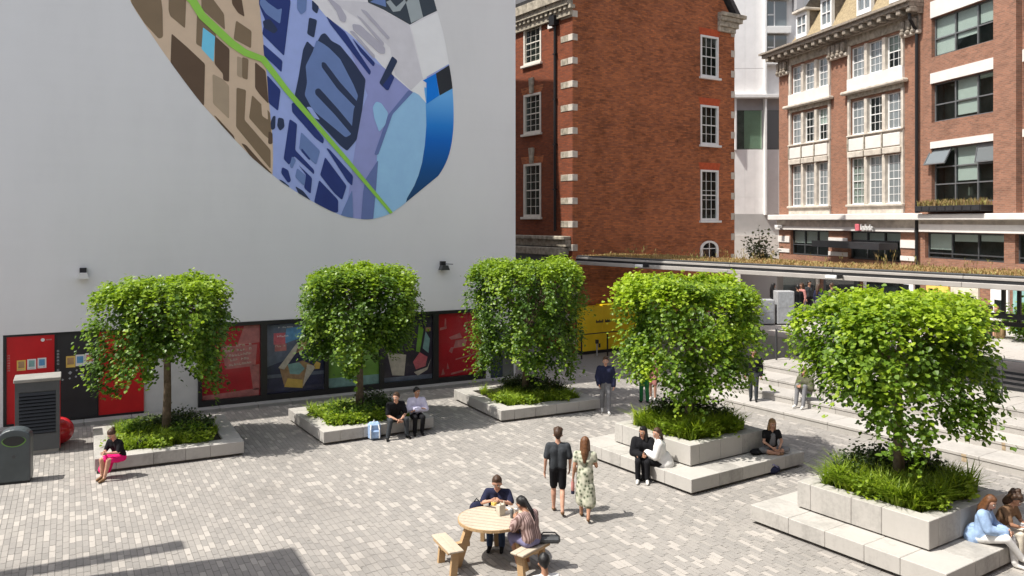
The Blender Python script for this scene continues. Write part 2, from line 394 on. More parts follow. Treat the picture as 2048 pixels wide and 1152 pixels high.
MB().box(S0 + 4.0, S0 + 6.2, T0, T1, ZT - .3, ZT - .004).build('landing', M['stone_step'], up)
ZU = ZT
for k in range(4):
    ZU = ZT + (k + 1) * .1; s_ = S0 + 5.4 + k * .32
    MB().box(s_, s_ + 3, T0, T1 + .0, ZU - .1 + .001 * k, ZU - .022).build('dark_riser', M['dark_metal'], up)
    MB().box(s_ - .02 + .05, s_ + 1.5, T0 + .002, T1 - .002, ZU - .02, ZU + .0008 * k).build('step_tread', M['stone_step'], up)
uq = put('upper_square', None, None, B(0, 0), BROT); structure(uq, 'pale paved upper square beyond the steps')
MB().box(S0 + 5.4 + 4 * .32 - .1, 75, -6, 60, -.2, ZU + .006).build('paving', M['stone_step'], uq)
# gentle slabs of the upper square, joints recessed
ub = MB()
for i in range(22):
    for j in range(30):
        x0 = S0 + 6.6 + i * .9; y0 = -2 + j * 1.2 + (i % 2) * .6; ub.box(x0 + .006, x0 + .894, y0 + .006, y0 + 1.194, ZU + .006, ZU + .014)
u_ = ub.build('paving_slabs', M['stone_step'], uq); u_['kind'] = 'stuff'
ZU += .014

def railing(label, t0, t1, s_, z, n, group, h=1.1):
    o = thing('handrail', label, 'handrail', B(s_, t0, z), BROT, group); L = t1 - t0
    MB().tube([(0, -.05, h), (0, L + .05, h)], .024, 8).build('top_rail', M['dark_metal'], o)
    for k in range(n):
        y = L * k / (n - 1); MB().box(-.03, .03, y - .022, y + .022, 0, h - .02).build('post', M['dark_metal'], o)
    return o
railing('dark metal handrail on the landing of the steps, right of the nearest tree', 4.6, 11.55, S0 + 4.02, ZT, 5, 'handrails above the steps')
railing('dark metal handrail on the landing of the steps, between the two nearest trees', 14.9, 19.3, S0 + 4.02, ZT, 3, 'handrails above the steps')

# ================================================================== WHITE GALLERY BUILDING WITH MURAL
PWALL = Plane((0, 27.5), (1, 0)); X = PWALL.x
XR = X(1031); XL = -16; HW = 21.5
gal = thing('gallery_building', 'tall pale grey rendered building with a giant map mural and a row of poster windows', 'building', (0, 27.5, 0))
ZF0, ZF1 = .13, 2.66
def wbox(name, x0, x1, y0, y1, z0, z1, m, par=gal): return MB().box(x0, x1, y0, y1, z0, z1).build(name, m, par)
wbox('wall', XL, XR, 0, 3.2, ZF1 + .06, HW, M['white_wall'])
wbox('rear_wing', XL, 9.5, 3.21, 14, 0, HW - .5, M['white_wall'])
wbox('rear_wing', 9.5, 14.2, 6.0, 14, 0, HW - .05, M['white_wall'])
wbox('wall_pillar', XL, X(6), 0, 3.2, 0, ZF1 + .058, M['white_wall'])
wbox('wall_pillar', X(288), X(396), .06, 3.2, 0, ZF1 + .058, M['wall_recess'])
wbox('wall_pillar', X(971), XR, 0, 3.2, 0, ZF1 + .058, M['white_wall'])
wbox('shopfront_backing', X(6), X(288), .2, 3.0, 0, ZF1 + .057, M['black_frame'])
wbox('shopfront_backing', X(396), X(971), .2, 3.0, 0, ZF1 + .057, M['black_frame'])
wbox('coping', XL - .1, XR + .1, -.1, 3.3, HW, HW + .15, M['grey_clad'])
# plinth: pale granite kerb blocks at the foot of the wall
x = XL; rg = random.Random(9)
while x < XR - .3:
    L = rg.uniform(1.0, 1.6); MB().cbox(x + .004, min(XR, x + L) - .004, -.42, .0, -.02, .11, .012).build('kerb_block', M['plinth'], gal); x += L
# shopfront frame bars
def fbar(x0, x1, z0, z1, y0=-.02, y1=.2): return MB().box(x0, x1, y0, y1, z0, z1).build('shopfront_bar', M['black_frame'], gal)
fbar(X(6), X(288), ZF1, ZF1 + .055, .0); fbar(X(396), X(971), ZF1 - .06, ZF1 + .055, -.03)
fbar(X(396), X(971), .112, .30, -.03); fbar(X(6), X(288), .112, .17, .0)
for a, b in ((6, 13), (109, 112), (194, 197)): fbar(X(a), X(b), .171, ZF1 - .001, .0)
for a, b in ((396, 404), (521, 534), (649, 657), (759, 768), (866, 877), (965, 971)): fbar(X(a), X(b), .301, ZF1 - .061, -.035)
def panel(name, a, b, mat, label=None, y=.08, z0=.302, z1=ZF1 - .062):
    o = put(name, MB().box(0, X(b) - X(a) - .002, 0, .05, 0, z1 - z0).mesh(name, mat), gal, (X(a) + .001, y, z0))
    if label: o['label'] = label
    o['w'] = X(b) - X(a); o['h'] = z1 - z0
    return o
def shape(par, poly, mat, layer=1, name='printed_shape'):
    w, h = par['w'], par['h']; y = -.0018 * layer
    return MB().prism([(u * w, v * h) for u, v in poly], y, y + .0012).build(name, mat, par)
def rect(par, u0, v0, u1, v1, mat, layer=1, name='printed_shape'): return shape(par, [(u0, v0), (u1, v0), (u1, v1), (u0, v1)], mat, layer, name)
def scrawl(par, u0, u1, v, h, mat, layer=3, n=7, seed=1, slope=.0):     # a line of illegible hand lettering
    q = random.Random(seed); w, H = par['w'], par['h']; mb = MB(); y = -.0018 * layer
    for k in range(n):
        a = u0 + (u1 - u0) * k / n; b = u0 + (u1 - u0) * (k + .72) / n; vv = v + slope * k / n
        if q.random() < .14: continue
        hh = h * q.uniform(.6, 1.0); st = (b - a) * .28
        mb.add([(a * w, y, vv * H), ((a + st) * w, y, vv * H), ((a + st) * w, y, (vv + hh) * H), (a * w, y, (vv + hh) * H)], [(0, 1, 2, 3)])
        v2 = vv + hh * q.choice([0, .45, .8])
        mb.add([(a * w, y - .0002, v2 * H), (b * w, y - .0002, v2 * H), (b * w, y - .0002, (v2 + h * .22) * H), (a * w, y - .0002, (v2 + h * .22) * H)], [(0, 1, 2, 3)])
        if q.random() < .6: mb.add([((b - st) * w, y - .0001, vv * H), (b * w, y - .0001, vv * H), (b * w, y - .0001, (vv + hh * .7) * H), ((b - st) * w, y - .0001, (vv + hh * .7) * H)], [(0, 1, 2, 3)])
    o = mb.build('lettering', mat, par); o['kind'] = 'stuff'; return o
def vmarks(par, u, v0, v1, n, mat, skip=(), wdt=.045):          # a column of small letters
    w, H = par['w'], par['h']; mb = MB(); y = -.004; q = random.Random(n)
    for k in range(n):
        if k in skip: continue
        vc = v1 - (v1 - v0) * (k + .5) / n; h = (v1 - v0) / n * .62; a, b = u * w, u * w + wdt * 1.3
        z0, z1 = (vc - h / 2) * H, (vc + h / 2) * H; tk = wdt * .36
        mb.add([(a, y, z0), (a + tk, y, z0), (a + tk, y, z1), (a, y, z1)], [(0, 1, 2, 3)])
        for zz in q.choice([(z0, z1 - tk), (z1 - tk,), ((z0 + z1) / 2 - tk / 2, z1 - tk)]): mb.add([(a, y - .0002, zz), (b, y - .0002, zz), (b, y - .0002, zz + tk), (a, y - .0002, zz + tk)], [(0, 1, 2, 3)])
        mb.add([(b - tk, y - .0001, z0), (b, y - .0001, z0), (b, y - .0001, (z0 + z1) / 2), (b - tk, y - .0001, (z0 + z1) / 2)], [(0, 1, 2, 3)])
    o = mb.build('lettering', mat, par); o['kind'] = 'stuff'; return o
p = panel('wall_panel', 13, 109, M['red_panel'], 'red panel with white vertical lettering', .02, .172, ZF1 - .002)
vmarks(p, .02, .60, .80, 7, M['pink_fade'])
for k, (m1, m2) in enumerate((('yellow_print', 'tan_print'), ('white_print', 'teal_print'), ('white_print', 'blue_print'))):
    u = .21 + k * .215; rect(p, u, .605 + .006 * k, u + .185, .725 + .006 * k, M[m1], 1, 'small_poster'); rect(p, u + .03, .635 + .006 * k, u + .155, .71 + .006 * k, M[m2], 2)
    scrawl(p, u + .02, u + .16, .613 + .006 * k, .014, M['grey_print'], 3, 4, 40 + k)
shape(p, [(.75 + .045 * math.cos(a * .5236), .945 + .02 * math.sin(a * .5236)) for a in range(12)], M['white_print'], 1, 'emblem'); rect(p, .82, .938, .94, .952, M['pink_fade'], 1, 'lettering')
p = panel('wall_panel', 112, 194, M['char_panel'], 'charcoal panel with white vertical lettering', .02, .172, ZF1 - .002)
vmarks(p, .02, .30, .86, 15, M['grey_print'], (0, 6, 14))
for k, (m1, m2) in enumerate((('yellow_print', 'tan_print'), ('white_print', 'blue_print'), ('white_print', 'coral_print'))):
    u = .24 + k * .232; rect(p, u, .60 + .01 * k, u + .225, .735 + .01 * k, M[m1], 1, 'small_poster'); rect(p, u + .03, .635 + .01 * k, u + .19, .715 + .01 * k, M[m2], 2)
for (u, v, s_) in ((.34, .535, .05), (.5, .56, .03), (.6, .55, .025), (.63, .49, .06), (.48, .485, .03), (.33, .47, .03), (.16, .46, .03)):
    shape(p, [(u - s_, v), (u, v + s_ * .5), (u + s_, v + s_ * .1), (u, v - s_ * .4)], M['grey_print'], 1)
panel('wall_panel', 197, 288, M['red_panel'], 'plain red panel beside the grey wall pillar', .02, .172, ZF1 - .002)
# five poster windows
p = panel('poster', 404, 521, M['red_poster'], 'red poster with pale hand lettering')
shape(p, [(.02, .0), (.98, .0), (.98, .10), (.02, .06)], M['pink_fade'], 1); shape(p, [(.60, .72), (.99, .75), (.99, .99), (.72, .99)], M['pink_fade'], 1)
shape(p, [(.40, .40), (.92, .42), (.95, .72), (.33, .72)], M['pink_fade'], 1); shape(p, [(.88, .08), (.99, .08), (.99, .44), (.82, .42)], M['pink_fade'], 1)
for k in range(5): scrawl(p, .36 + .025 * k, .86, .70 - .065 * k, .035, M['cream_print'], 3, 9, 11 + k, .02)
p = panel('poster', 534, 649, M['navy_poster'], 'dark blue food poster with a paper cone')
shape(p, [(0, .38), (.45, .5), (.6, .98), (0, .98)], M['slate_poster'], 1); rect(p, .0, .22, 1, .27, M['slate_poster'], 1)
shape(p, [(.30, .70), (.62, .78), (.62, .94), (.34, .92)], M['blue_print'], 2); rect(p, .12, .70, .32, .86, M['coral_print'], 3); scrawl(p, .18, .38, .80, .03, M['white_print'], 4, 5, 3)
rect(p, .14, .60, .34, .70, M['pink_fade'], 3); scrawl(p, .15, .33, .66, .03, M['cream_print'], 4, 5, 5); scrawl(p, .2, .5, .93, .02, M['white_print'], 4, 8, 6)
shape(p, [(.30, .10), (.64, .06), (.80, .36), (.62, .44), (.22, .36)], M['tan_print'], 3); shape(p, [(.20, .36), (.52, .70), (.60, .66), (.30, .33)], M['cream_print'], 4)
shape(p, [(.36, .40), (.56, .42), (.66, .32), (.56, .24), (.40, .26)], M['teal_print'], 5); shape(p, [(.62, .06), (.86, .34), (.70, .38)], M['cream_print'], 4)
shape(p, [(.30, .08), (.62, .04), (.62, .16), (.36, .20)], M['yellow_print'], 4); shape(p, [(.50, .55), (.68, .60), (.70, .72), (.58, .74)], M['tan_print'], 4)
shape(p, [(.84, .30), (.92, .30), (.94, .38), (.87, .41), (.82, .36)], M['yellow_print'], 4)
p = panel('poster', 657, 759, M['green_poster'], 'bright green poster')
rect(p, .0, .0, 1, .14, M['teal_print'], 1); shape(p, [(.05, .5), (.5, .6), (.5, .95), (.1, .9)], M['navy_poster'], 1); scrawl(p, .1, .5, .18, .02, M['navy_poster'], 3, 9, 8); scrawl(p, .15, .45, .75, .05, M['white_print'], 3, 5, 9)
p = panel('poster', 768, 866, M['purple_poster'], 'dark purple food poster')
rect(p, 0, .0, 1, .07, M['slate_poster'], 1); shape(p, [(.18, .10), (.42, .08), (.46, .40), (.08, .46)], M['cream_print'], 2)
shape(p, [(.66, .16), (.86, .2), (.9, .34), (.74, .42), (.6, .28)], M['coral_print'], 3); shape(p, [(.62, .12), (.9, .18), (.98, .32), (.9, .14), (.7, .06)], M['cream_print'], 2)
shape(p, [(.66, .44), (.74, .42), (.82, .78), (.72, .84)], M['green_poster'], 3); shape(p, [(.80, .48), (.92, .40), (.95, .62), (.86, .74)], M['teal_print'], 3); rect(p, .86, .74, .97, .80, M['tan_print'], 3)
p = panel('poster', 877, 965, M['red_poster'], 'red poster with pink line drawings')
for poly in ([(.05, .74), (.2, .76), (.2, .80), (.05, .78)], [(.15, .80), (.19, .80), (.19, .92), (.16, .92)], [(.25, .62), (.5, .68), (.55, .60), (.3, .58)], [(.35, .44), (.62, .46), (.66, .58), (.4, .56)], [(.25, .40), (.32, .36), (.36, .46), (.3, .46)],
             [(.4, .25), (.95, .33), (.95, .35), (.4, .27)], [(.3, .02), (.96, .10), (.96, .13), (.3, .05)], [(.08, .03), (.16, .04), (.12, .14)], [(.2, .12), (.26, .12), (.22, .22)]): shape(p, poly, M['pink_fade'], 1)
# glass over the five posters
for a, b in ((404, 521), (534, 649), (657, 759), (768, 866), (877, 965)):
    MB().box(X(a) + .002, X(b) - .002, .0, .012, .303, ZF1 - .063).build('shop_glass', M['shopglass'], gal)
# dark blue door at the right end
wbox('door', X(981), X(1004), -.05, -.002, .0, 1.9, pm('dark_blue_door', (.03, .045, .07), .4, .15, 3))
wbox('recess_shade_panel', X(1004) + .01, X(1027), -.012, -.002, .0, 1.85, M['interior'])  # flat dark panel on the wall, standing in for a recess's shade

# ---- mural: flat paint on the wall, traced in place
def sh(r, g, b): return S(r, g, b, 1.72)
MC = {'tan': (172, 152, 130), 'brown': (78, 62, 48), 'brown2': (106, 90, 70), 'taupe': (140, 124, 104), 'lav': (132, 146, 190), 'lav2': (122, 128, 172), 'navy': (32, 46, 98), 'slate': (36, 46, 70), 'steel': (88, 108, 150),
      'pale': (190, 188, 190), 'pale2': (176, 174, 178), 'greyl': (150, 148, 158), 'sky': (126, 164, 206), 'sky2': (96, 168, 220), 'green': (120, 168, 66), 'green2': (108, 150, 58), 'slatetop': (48, 56, 64), 'greytop': (134, 142, 144), 'white': (214, 216, 221),
      'blue': (0, 100, 184), 'black': (34, 37, 42), 'r0': (78, 138, 190), 'r1': (40, 112, 176), 'r2': (0, 84, 160), 'r3': (0, 70, 140), 'r4': (14, 62, 106), 'r5': (22, 58, 88), 'dusk': (84, 98, 142)}
MM = {k: pm('mural_paint_' + k, sh(*c), .75, .05, 2) for k, c in MC.items()}
OUT = [(258, -8), (266, 12), (291, 53), (318, 92), (341, 125), (407, 212), (470, 280), (507, 319), (538.6, 345), (556.6, 359.5), (590, 382), (627, 404), (673, 427), (705, 436), (744, 438), (783, 426), (807, 409),
       (835, 389), (864, 366), (887, 335), (901, 296.6), (907, 245), (905, 180), (898, 130), (887, 70), (875.5, 23), (868, 0), (848, -60), (805, -125), (720, -180), (600, -210), (470, -205), (350, -165), (280, -95), (258, -40)]
def smooth_loop(p, k=4):
    o = []
    for i in range(len(p)):
        p0, p1, p2, p3 = (Vector(p[(i + j) % len(p)]) for j in (-1, 0, 1, 2))
        for j in range(k): t = j / k; o.append(tuple(.5 * (2 * p1 + (p2 - p0) * t + (2 * p0 - 5 * p1 + 4 * p2 - p3) * t * t + (3 * p1 - p0 - 3 * p2 + p3) * t ** 3)))
    return o
OUT = smooth_loop(OUT)
def clip(poly, win):
    def area(p): return sum(p[i - 1][0] * p[i][1] - p[i][0] * p[i - 1][1] for i in range(len(p)))
    w_ = win if area(win) > 0 else win[::-1]; out = list(poly)
    for i in range(len(w_)):
        a, b = w_[i - 1], w_[i]; inp, out = out, []
        side = lambda p: (b[0] - a[0]) * (p[1] - a[1]) - (b[1] - a[1]) * (p[0] - a[0])
        for k in range(len(inp)):
            p0, p1 = inp[k - 1], inp[k]; s0, s1 = side(p0), side(p1)
            if (s0 >= 0) != (s1 >= 0): t = s0 / (s0 - s1); out.append((p0[0] + t * (p1[0] - p0[0]), p0[1] + t * (p1[1] - p0[1])))
            if s1 >= 0: out.append(p1)
        if not out: return []
    return out
def round_poly(p, r=3.0):
    o = []
    for i in range(len(p)):
        a, b, c = Vector(p[i - 1]), Vector(p[i]), Vector(p[(i + 1) % len(p)])
        da, dc = (a - b), (c - b); la, lc = da.length, dc.length
        if la < 1e-6 or lc < 1e-6: continue
        k = min(r, la * .4, lc * .4); o += [tuple(b + da / la * k), tuple(b + da / la * k * .3 + dc / lc * k * .3), tuple(b + dc / lc * k)]
    return o
n = NT('mural_paint_ring'); sp = n.add('ShaderNodeSeparateXYZ'); n.link(n.coord(), sp.inputs[0]); z1_, z0_ = PWALL.z(880, 190), PWALL.z(850, 405)
n.base(n.ramp(n.math('DIVIDE', n.math('SUBTRACT', sp.outputs[2], z0_), z1_ - z0_, True), [(0, sh(20, 52, 80)), (.30, sh(8, 64, 116)), (.58, sh(0, 82, 158)), (.72, sh(24, 104, 174)), (1, sh(86, 146, 196))]), .75); MM['ring'] = n.m
mural = None
def paint(poly, mat, layer, name='painted_shape', rnd=0, par=True):
    q = clip(round_poly(poly, rnd) if rnd else poly, OUT)
    if len(q) < 3: return None
    me = MB().prism([PWALL.xz(*p) for p in q], -.0025 * layer - .003, -.0025 * layer - .0012).mesh(name, MM[mat])
    return put(name, me, mural if par else gal)
mural = paint(OUT, 'lav', 0, 'mural', 0, False)
for o_ in [1]:
    B1 = [(518, -210), (518, 0), (527.5, 92), (534, 155), (538.6, 211), (545.6, 278), (546, 319), (545, 349)]
    paint([(250, -210)] + B1 + [(500, 420), (250, 420)], 'tan', 1)
    paint([(600, -210), (624, 0), (653, 34), (700, 68), (749, 115), (765, 133), (822, 182), (850, 200), (860, 60), (890, -10), (880, -210)], 'pale', 1)
    paint([(660, 0), (736, 4), (819, 50), (846, 160), (822, 180), (790, 150), (780, 95), (720, 40)], 'pale2', 2)
    paint([(700, 100), (765, 133), (822, 182), (783, 226), (754, 306), (745, 440), (690, 440), (705, 330), (720, 230), (735, 190)], 'lav2', 1)
    paint([(817, 190), (783, 226.5), (779, 229), (754, 305.6), (752, 375), (745, 450), (800, 450), (814, 396), (828, 372), (837, 350), (844, 325), (849.5, 290), (852.5, 250), (851, 200), (836, 180)], 'sky', 3)
    paint([(822, 181), (845, 158), (852, 206), (838, 190)], 'white', 4)
    # ring on the right, darkening towards the bottom as painted
    RG = [('ring', 175, 445)] if True else [('r0', 175, 235), ('r1', 228, 252), ('r2', 248, 285), ('r3', 280, 320), ('r4', 315, 355), ('r5', 350, 440)]
    for i_, (c_, y0_, y1_) in enumerate(RG):
        edge = lambda y: 852 + (y - 200) * .02 if y < 245 else 853 - ((y - 245) / 90.0) ** 2 * 11 if y < 335 else 842 - (y - 335) * .35 if y < 375 else 828 - (y - 375) * .62
        ys = [y0_ + (y1_ - y0_) * k / 24 for k in range(25)]
        paint([(edge(y) - 3, y) for y in ys] + [(930, y1_), (930, y0_)], c_, 2.5)
    paint([(853, 208), (853, 166), (845.5, 161), (871.5, 147), (878, 191)], 'blue', 5)
    paint([(871.5, 147), (900, 129), (908, 175), (879, 191)], 'black', 5)
    paint([(822, 52), (900, 12), (912, 118), (896, 129), (845.5, 158), (836, 110)], 'white', 4)
    paint([(700, -210), (736, 5), (767, 19.5), (819.5, 49.5), (845.5, 35), (890, 14), (890, -210)], 'slatetop', 4)
    paint([(800, -40), (828, -40), (846, 35), (822, 46)], 'greytop', 5); paint([(780, 0), (792, 14), (806, 2), (812, -12), (818, -4), (800, 22), (786, 24), (772, 4)], 'greytop', 5)
    paint([(756, -5), (770, -5), (772, 14), (740, 4)], 'steel', 5)
    br = [('brown2', [(266, -60), (315, -60), (325, 20), (326, 74), (318, 78), (290, 48), (262, 5)]), ('brown2', [(338, -40), (372, -20), (372, 10), (370, 57), (340, 32), (337, 20)]), ('brown', [(343, 67), (375, 95), (410, 128), (408, 212), (395, 200), (341, 125)]),
          ('brown2', [(394, 25), (425, 50), (432, 70), (432, 82), (405, 58), (404, 95), (392, 88)]), ('brown', [(430, 72), (459, 98), (458, 164), (446, 160), (446, 148), (429, 128)]), ('brown2', [(402, -20), (420, -10), (448, 28), (450, 60), (403, 18)]),
          ('brown2', [(472, 41), (503, 62), (502, 97), (467, 78)]), ('taupe', [(425, 148), (445, 158), (458, 172), (458, 238), (426, 207)]), ('brown2', [(484, 114), (497, 118), (495, 160), (484, 156)]), ('taupe', [(474, 112), (484, 116), (484, 156), (474, 152)]),
          ('brown', [(510, 124), (531, 142), (537, 208), (520, 190), (510, 176)]), ('brown2', [(473, 175), (492, 180), (489, 240), (541, 300), (541, 338), (472, 254)]), ('brown2', [(504, 190), (526, 212), (540, 225), (543, 282), (528, 270), (498, 236)]),
          ('brown', [(537, 262), (545, 266), (545, 288), (536, 288)]), ('brown', [(427, 230), (432, 233), (468, 272), (470, 284), (462, 276)]), ('brown', [(482, 286), (492, 290), (520, 322), (545, 348), (530, 340), (500, 312)]), ('brown', [(462, -30), (482, -10), (489, 34), (476, 26), (464, 8)]), ('tan', [(522, 200), (534, 210), (536, 240), (524, 232)])]
    for i_, (c_, q) in enumerate(br): paint(q, c_, 3 + .06 * i_, rnd=3)
    paint([(406, 55), (430, 73), (427, 124), (403, 98)], 'sky2', 4, rnd=1)
    nv = [('navy', [(518, -40), (575, -40), (581, 5), (568, 112), (524, 68), (530, 40), (518, 10)]), ('steel', [(522, -10), (535, 5), (556, 20), (564, 16), (560, 48), (532, 28), (519, 8)]), ('slate', [(525, 42), (540, 38), (556, 60), (548, 68), (528, 56)]), ('navy', [(526, 88), (565, 122), (563, 145), (550, 132), (528, 112)]), ('navy', [(534, 150), (561, 180), (556, 222), (537, 206)]),
          ('slate', [(624, 0), (638, 14), (634, 28), (624, 20)]), ('slate', [(618, 35), (634, 40), (628, 76), (614, 68)]), ('steel', [(594, -10), (614, -10), (612, 22), (602, 30), (594, 18)]),
          ('slate', [(606, 99), (614, 82), (628, 96), (642, 69), (650, 66), (663, 82), (680, 91), (707, 124), (731, 159), (724, 220), (713, 280), (694, 302), (680, 291), (619, 225), (589, 192), (597, 154)]),
          ('steel', [(647, 88), (658, 96), (680, 118), (707, 170), (716, 192), (707, 220), (702, 269), (691, 275), (625, 220), (609, 190), (614, 165), (611, 132), (625, 104), (633, 80)]),
          ('slate', [(643, 124), (650, 125), (680, 165), (714, 203), (710, 214), (674, 177), (643, 134)]), ('slate', [(630, 179), (638, 176), (674, 216), (708, 257), (703, 269), (669, 229), (630, 188)]), ('navy', [(652, 32), (690, 64), (742, 143), (739, 151), (700, 100), (660, 48)]),
          ('navy', [(704, 76), (750, 126), (747, 134), (720, 104)]),
          ('lav', [(612, 214), (622, 214), (640, 240), (628, 236)]), ('navy', [(583, 206), (592, 206), (648, 278), (646, 288), (630, 276), (584, 224)]), ('slate', [(546, 232), (551, 232), (550, 258), (542, 260), (541, 244)]), ('slate', [(556, 235), (567, 237), (569, 254), (560, 262), (554, 252)]),
          ('navy', [(579, 238), (594, 248), (590, 300), (628, 340), (628, 349), (588, 312), (578, 330), (567, 318), (574, 270)]), ('steel', [(602, 264), (640, 302), (632, 330), (598, 298)]), ('navy', [(603, 296), (621, 318), (618, 320), (602, 302)]), ('steel', [(584, 312), (592, 320), (584, 338), (579, 332)]),
          ('navy', [(564, 334), (576, 340), (582, 362), (576, 366), (562, 346)]), ('steel', [(594, 336), (612, 352), (608, 372), (590, 354)]), ('navy', [(597, 330), (624, 356), (621, 388), (608, 376), (612, 350)]), ('navy', [(650, 314), (693, 372), (684, 400), (668, 386), (640, 350)]), ('navy', [(652, 296), (658, 298), (706, 352), (704, 372), (694, 362)]),
          ('navy', [(638, 360), (676, 400), (676, 425), (650, 424), (628, 404)]), ('slate', [(557, 358), (566, 362), (580, 374), (572, 376)]), ('slate', [(590, 372), (606, 382), (622, 402), (600, 394)]), ('steel', [(704, 380), (706, 436), (680, 436), (684, 424)]), ('dusk', [(730, 360), (756, 320), (752, 375), (746, 440), (722, 440), (726, 386)]),
          ('dusk', [(817, 180), (826, 184), (785, 228), (756, 310), (748, 310), (776, 230)]), ('sky', [(752, 203), (762, 206), (776, 226), (770, 250), (758, 264), (748, 236), (745, 214)]), ('slate', [(784, 112), (795, 122), (782, 148), (788, 152), (774, 182), (758, 166)]), ('navy', [(782, 148), (789, 154), (776, 182), (764, 172)]),
          ('greyl', [(648, -10), (664, 0), (680, 12), (693, 34), (690, 46), (680, 42), (672, 22)]), ('greyl', [(720, 18), (732, 22), (780, 76), (776, 80)]), ('greyl', [(704, 48), (720, 50), (770, 96), (770, 108), (760, 108), (706, 60)]), ('greyl', [(712, 30), (722, 36), (768, 86), (766, 94)]), ('greyl', [(698, 62), (706, 62), (750, 112), (748, 118)])]
    for i_, (c_, q) in enumerate(nv): paint(q, c_, 4 + .08 * i_, rnd=3)
    GL = [(340, -40, 26), (384, 0, 24), (404, 32, 23), (462, 86, 22), (490, 105.6, 20), (526, 119, 19), (573, 180.6, 16), (640, 258, 14), (698, 326, 12), (783, 427, 9)]
    lft, rgt = [], []
    for i in range(len(GL)):
        a, b = GL[max(0, i - 1)], GL[min(len(GL) - 1, i + 1)]; t = Vector((b[0] - a[0], b[1] - a[1])).normalized(); nn = Vector((-t.y, t.x)); w_ = GL[i][2] / 2 * .68
        lft.append((GL[i][0] + nn.x * w_, GL[i][1] + nn.y * w_)); rgt.append((GL[i][0] - nn.x * w_, GL[i][1] - nn.y * w_))
    for i in range(len(GL) - 1): paint([lft[i], lft[i + 1], rgt[i + 1], rgt[i]], 'green', 12 + .02 * i, 'painted_route')

# wall lamps
def wall_lamp(px, py, label):
    x_, z_ = PWALL.xz(px, py); o = thing('wall_lamp', label, 'wall lamp', (x_, 27.5, z_), 0, 'lamps on the white wall')
    MB().box(-.09, .09, -.14, 0, .0, .14).build('bracket', M['steel'], o)
    MB().prism([(-.10, .0), (.10, .0), (.16, -.17), (-.16, -.17)], -.34, -.04).build('lamp_head', M['white_paint'] if px < 500 else M['dark_metal'], o)
    if px > 500: MB().tube([(.05, -.2, .05), (.32, -.26, .03)], .018, 6).build('arm', M['mid_metal'], o)
wall_lamp(166, 545, 'small lamp with a white hood on the wall, above the leftmost tree')
wall_lamp(884, 530, 'small dark lamp with a side arm on the wall, right of the second tree')
# ================================================================== helpers for facades
def holed(x0, x1, z0, z1, holes, t, mi=0, mb=None):    # a wall face at y=0 with openings and their reveals
    mb = mb or MB(); xs = sorted({x0, x1, *[h[0] for h in holes], *[h[1] for h in holes]}); zs = sorted({z0, z1, *[h[2] for h in holes], *[h[3] for h in holes]})
    xs = [x for x in xs if x0 <= x <= x1]; zs = [z for z in zs if z0 <= z <= z1]
    for i in range(len(xs) - 1):
        for j in range(len(zs) - 1):
            cx, cz = (xs[i] + xs[i + 1]) / 2, (zs[j] + zs[j + 1]) / 2
            if any(h[0] < cx < h[1] and h[2] < cz < h[3] for h in holes): continue
            mb.add([(xs[i], 0, zs[j]), (xs[i + 1], 0, zs[j]), (xs[i + 1], 0, zs[j + 1]), (xs[i], 0, zs[j + 1])], [(0, 1, 2, 3)], mi)
    for a, b, c, d in holes:
        mb.add([(a, 0, c), (b, 0, c), (b, 0, d), (a, 0, d), (a, t, c), (b, t, c), (b, t, d), (a, t, d)], [(0, 4, 5, 1), (1, 5, 6, 2), (2, 6, 7, 3), (3, 7, 4, 0)], mi)
    return mb
PANE = MB().box(0, 1, -.003, .003, 0, 1).mesh('pane', M['glass'])
PANE_D = MB().box(0, 1, -.003, .003, 0, 1).mesh('pane', M['glass_dark'])
PANE_S = MB().box(0, 1, -.003, .003, 0, 1).mesh('pane', M['glass_sky'])
def pane(par, x0, x1, y, z0, z1, me=None):
    o = put('pane', me or PANE, par, (x0, y, z0)); o.scale = (x1 - x0, 1, z1 - z0); return o
def sash(root, x0, x1, z0, z1, y, cols, rows, paint='white_paint', frame=.07, sill=True, single=True, blind=None, bh=1.0, proud=.0, gl=None, bar=.022):
    """white sash window in an opening; y is the depth of the frame's outer face"""
    W, H = x1 - x0, z1 - z0; w = put('window', None, root, (x0, y, z0))
    mb = MB(); mb.box(0, frame, -proud, .10, 0, H).box(W - frame, W, -proud, .10, 0, H).box(frame, W - frame, -proud, .10, 0, frame * 1.1).box(frame, W - frame, -proud, .10, H - frame, H)
    half = H * .5
    mb.box(frame, W - frame, .012, .07, half - .025, half + .025)
    a, b, c, d = frame, W - frame, frame * 1.1, H - frame
    st = .03
    mb.box(a, a + st, .02, .06, c, d).box(b - st, b, .02, .06, c, d)
    for k in range(1, cols): x = a + (b - a) * k / cols; mb.box(x - bar / 2, x + bar / 2, .021, .05, c, half - .025).box(x - bar / 2, x + bar / 2, .021, .05, half + .025, d)
    for k in range(1, rows):
        z = c + (d - c) * k / rows
        if abs(z - half) > .06: mb.box(a + st, b - st, .022, .048, z - bar / 2, z + bar / 2)
    mb.build('frame', M[paint], w)
    if sill: MB().cbox(-.1, W + .1, -.12 - proud, .06, -.11, -.002, .01).build('sill', M[paint], w)
    if single:
        for i in range(cols):
            for j in range(rows):
                pane(w, a + (b - a) * i / cols + .002, a + (b - a) * (i + 1) / cols - .002, .036, c + (d - c) * j / rows + .002, c + (d - c) * (j + 1) / rows - .002, gl)
    else: pane(w, a, b, .036, c, d, gl)
    if blind: MB().box(a, b, .075, .08, d - (d - c) * bh, d).build('blind', M[blind], w)
    return w

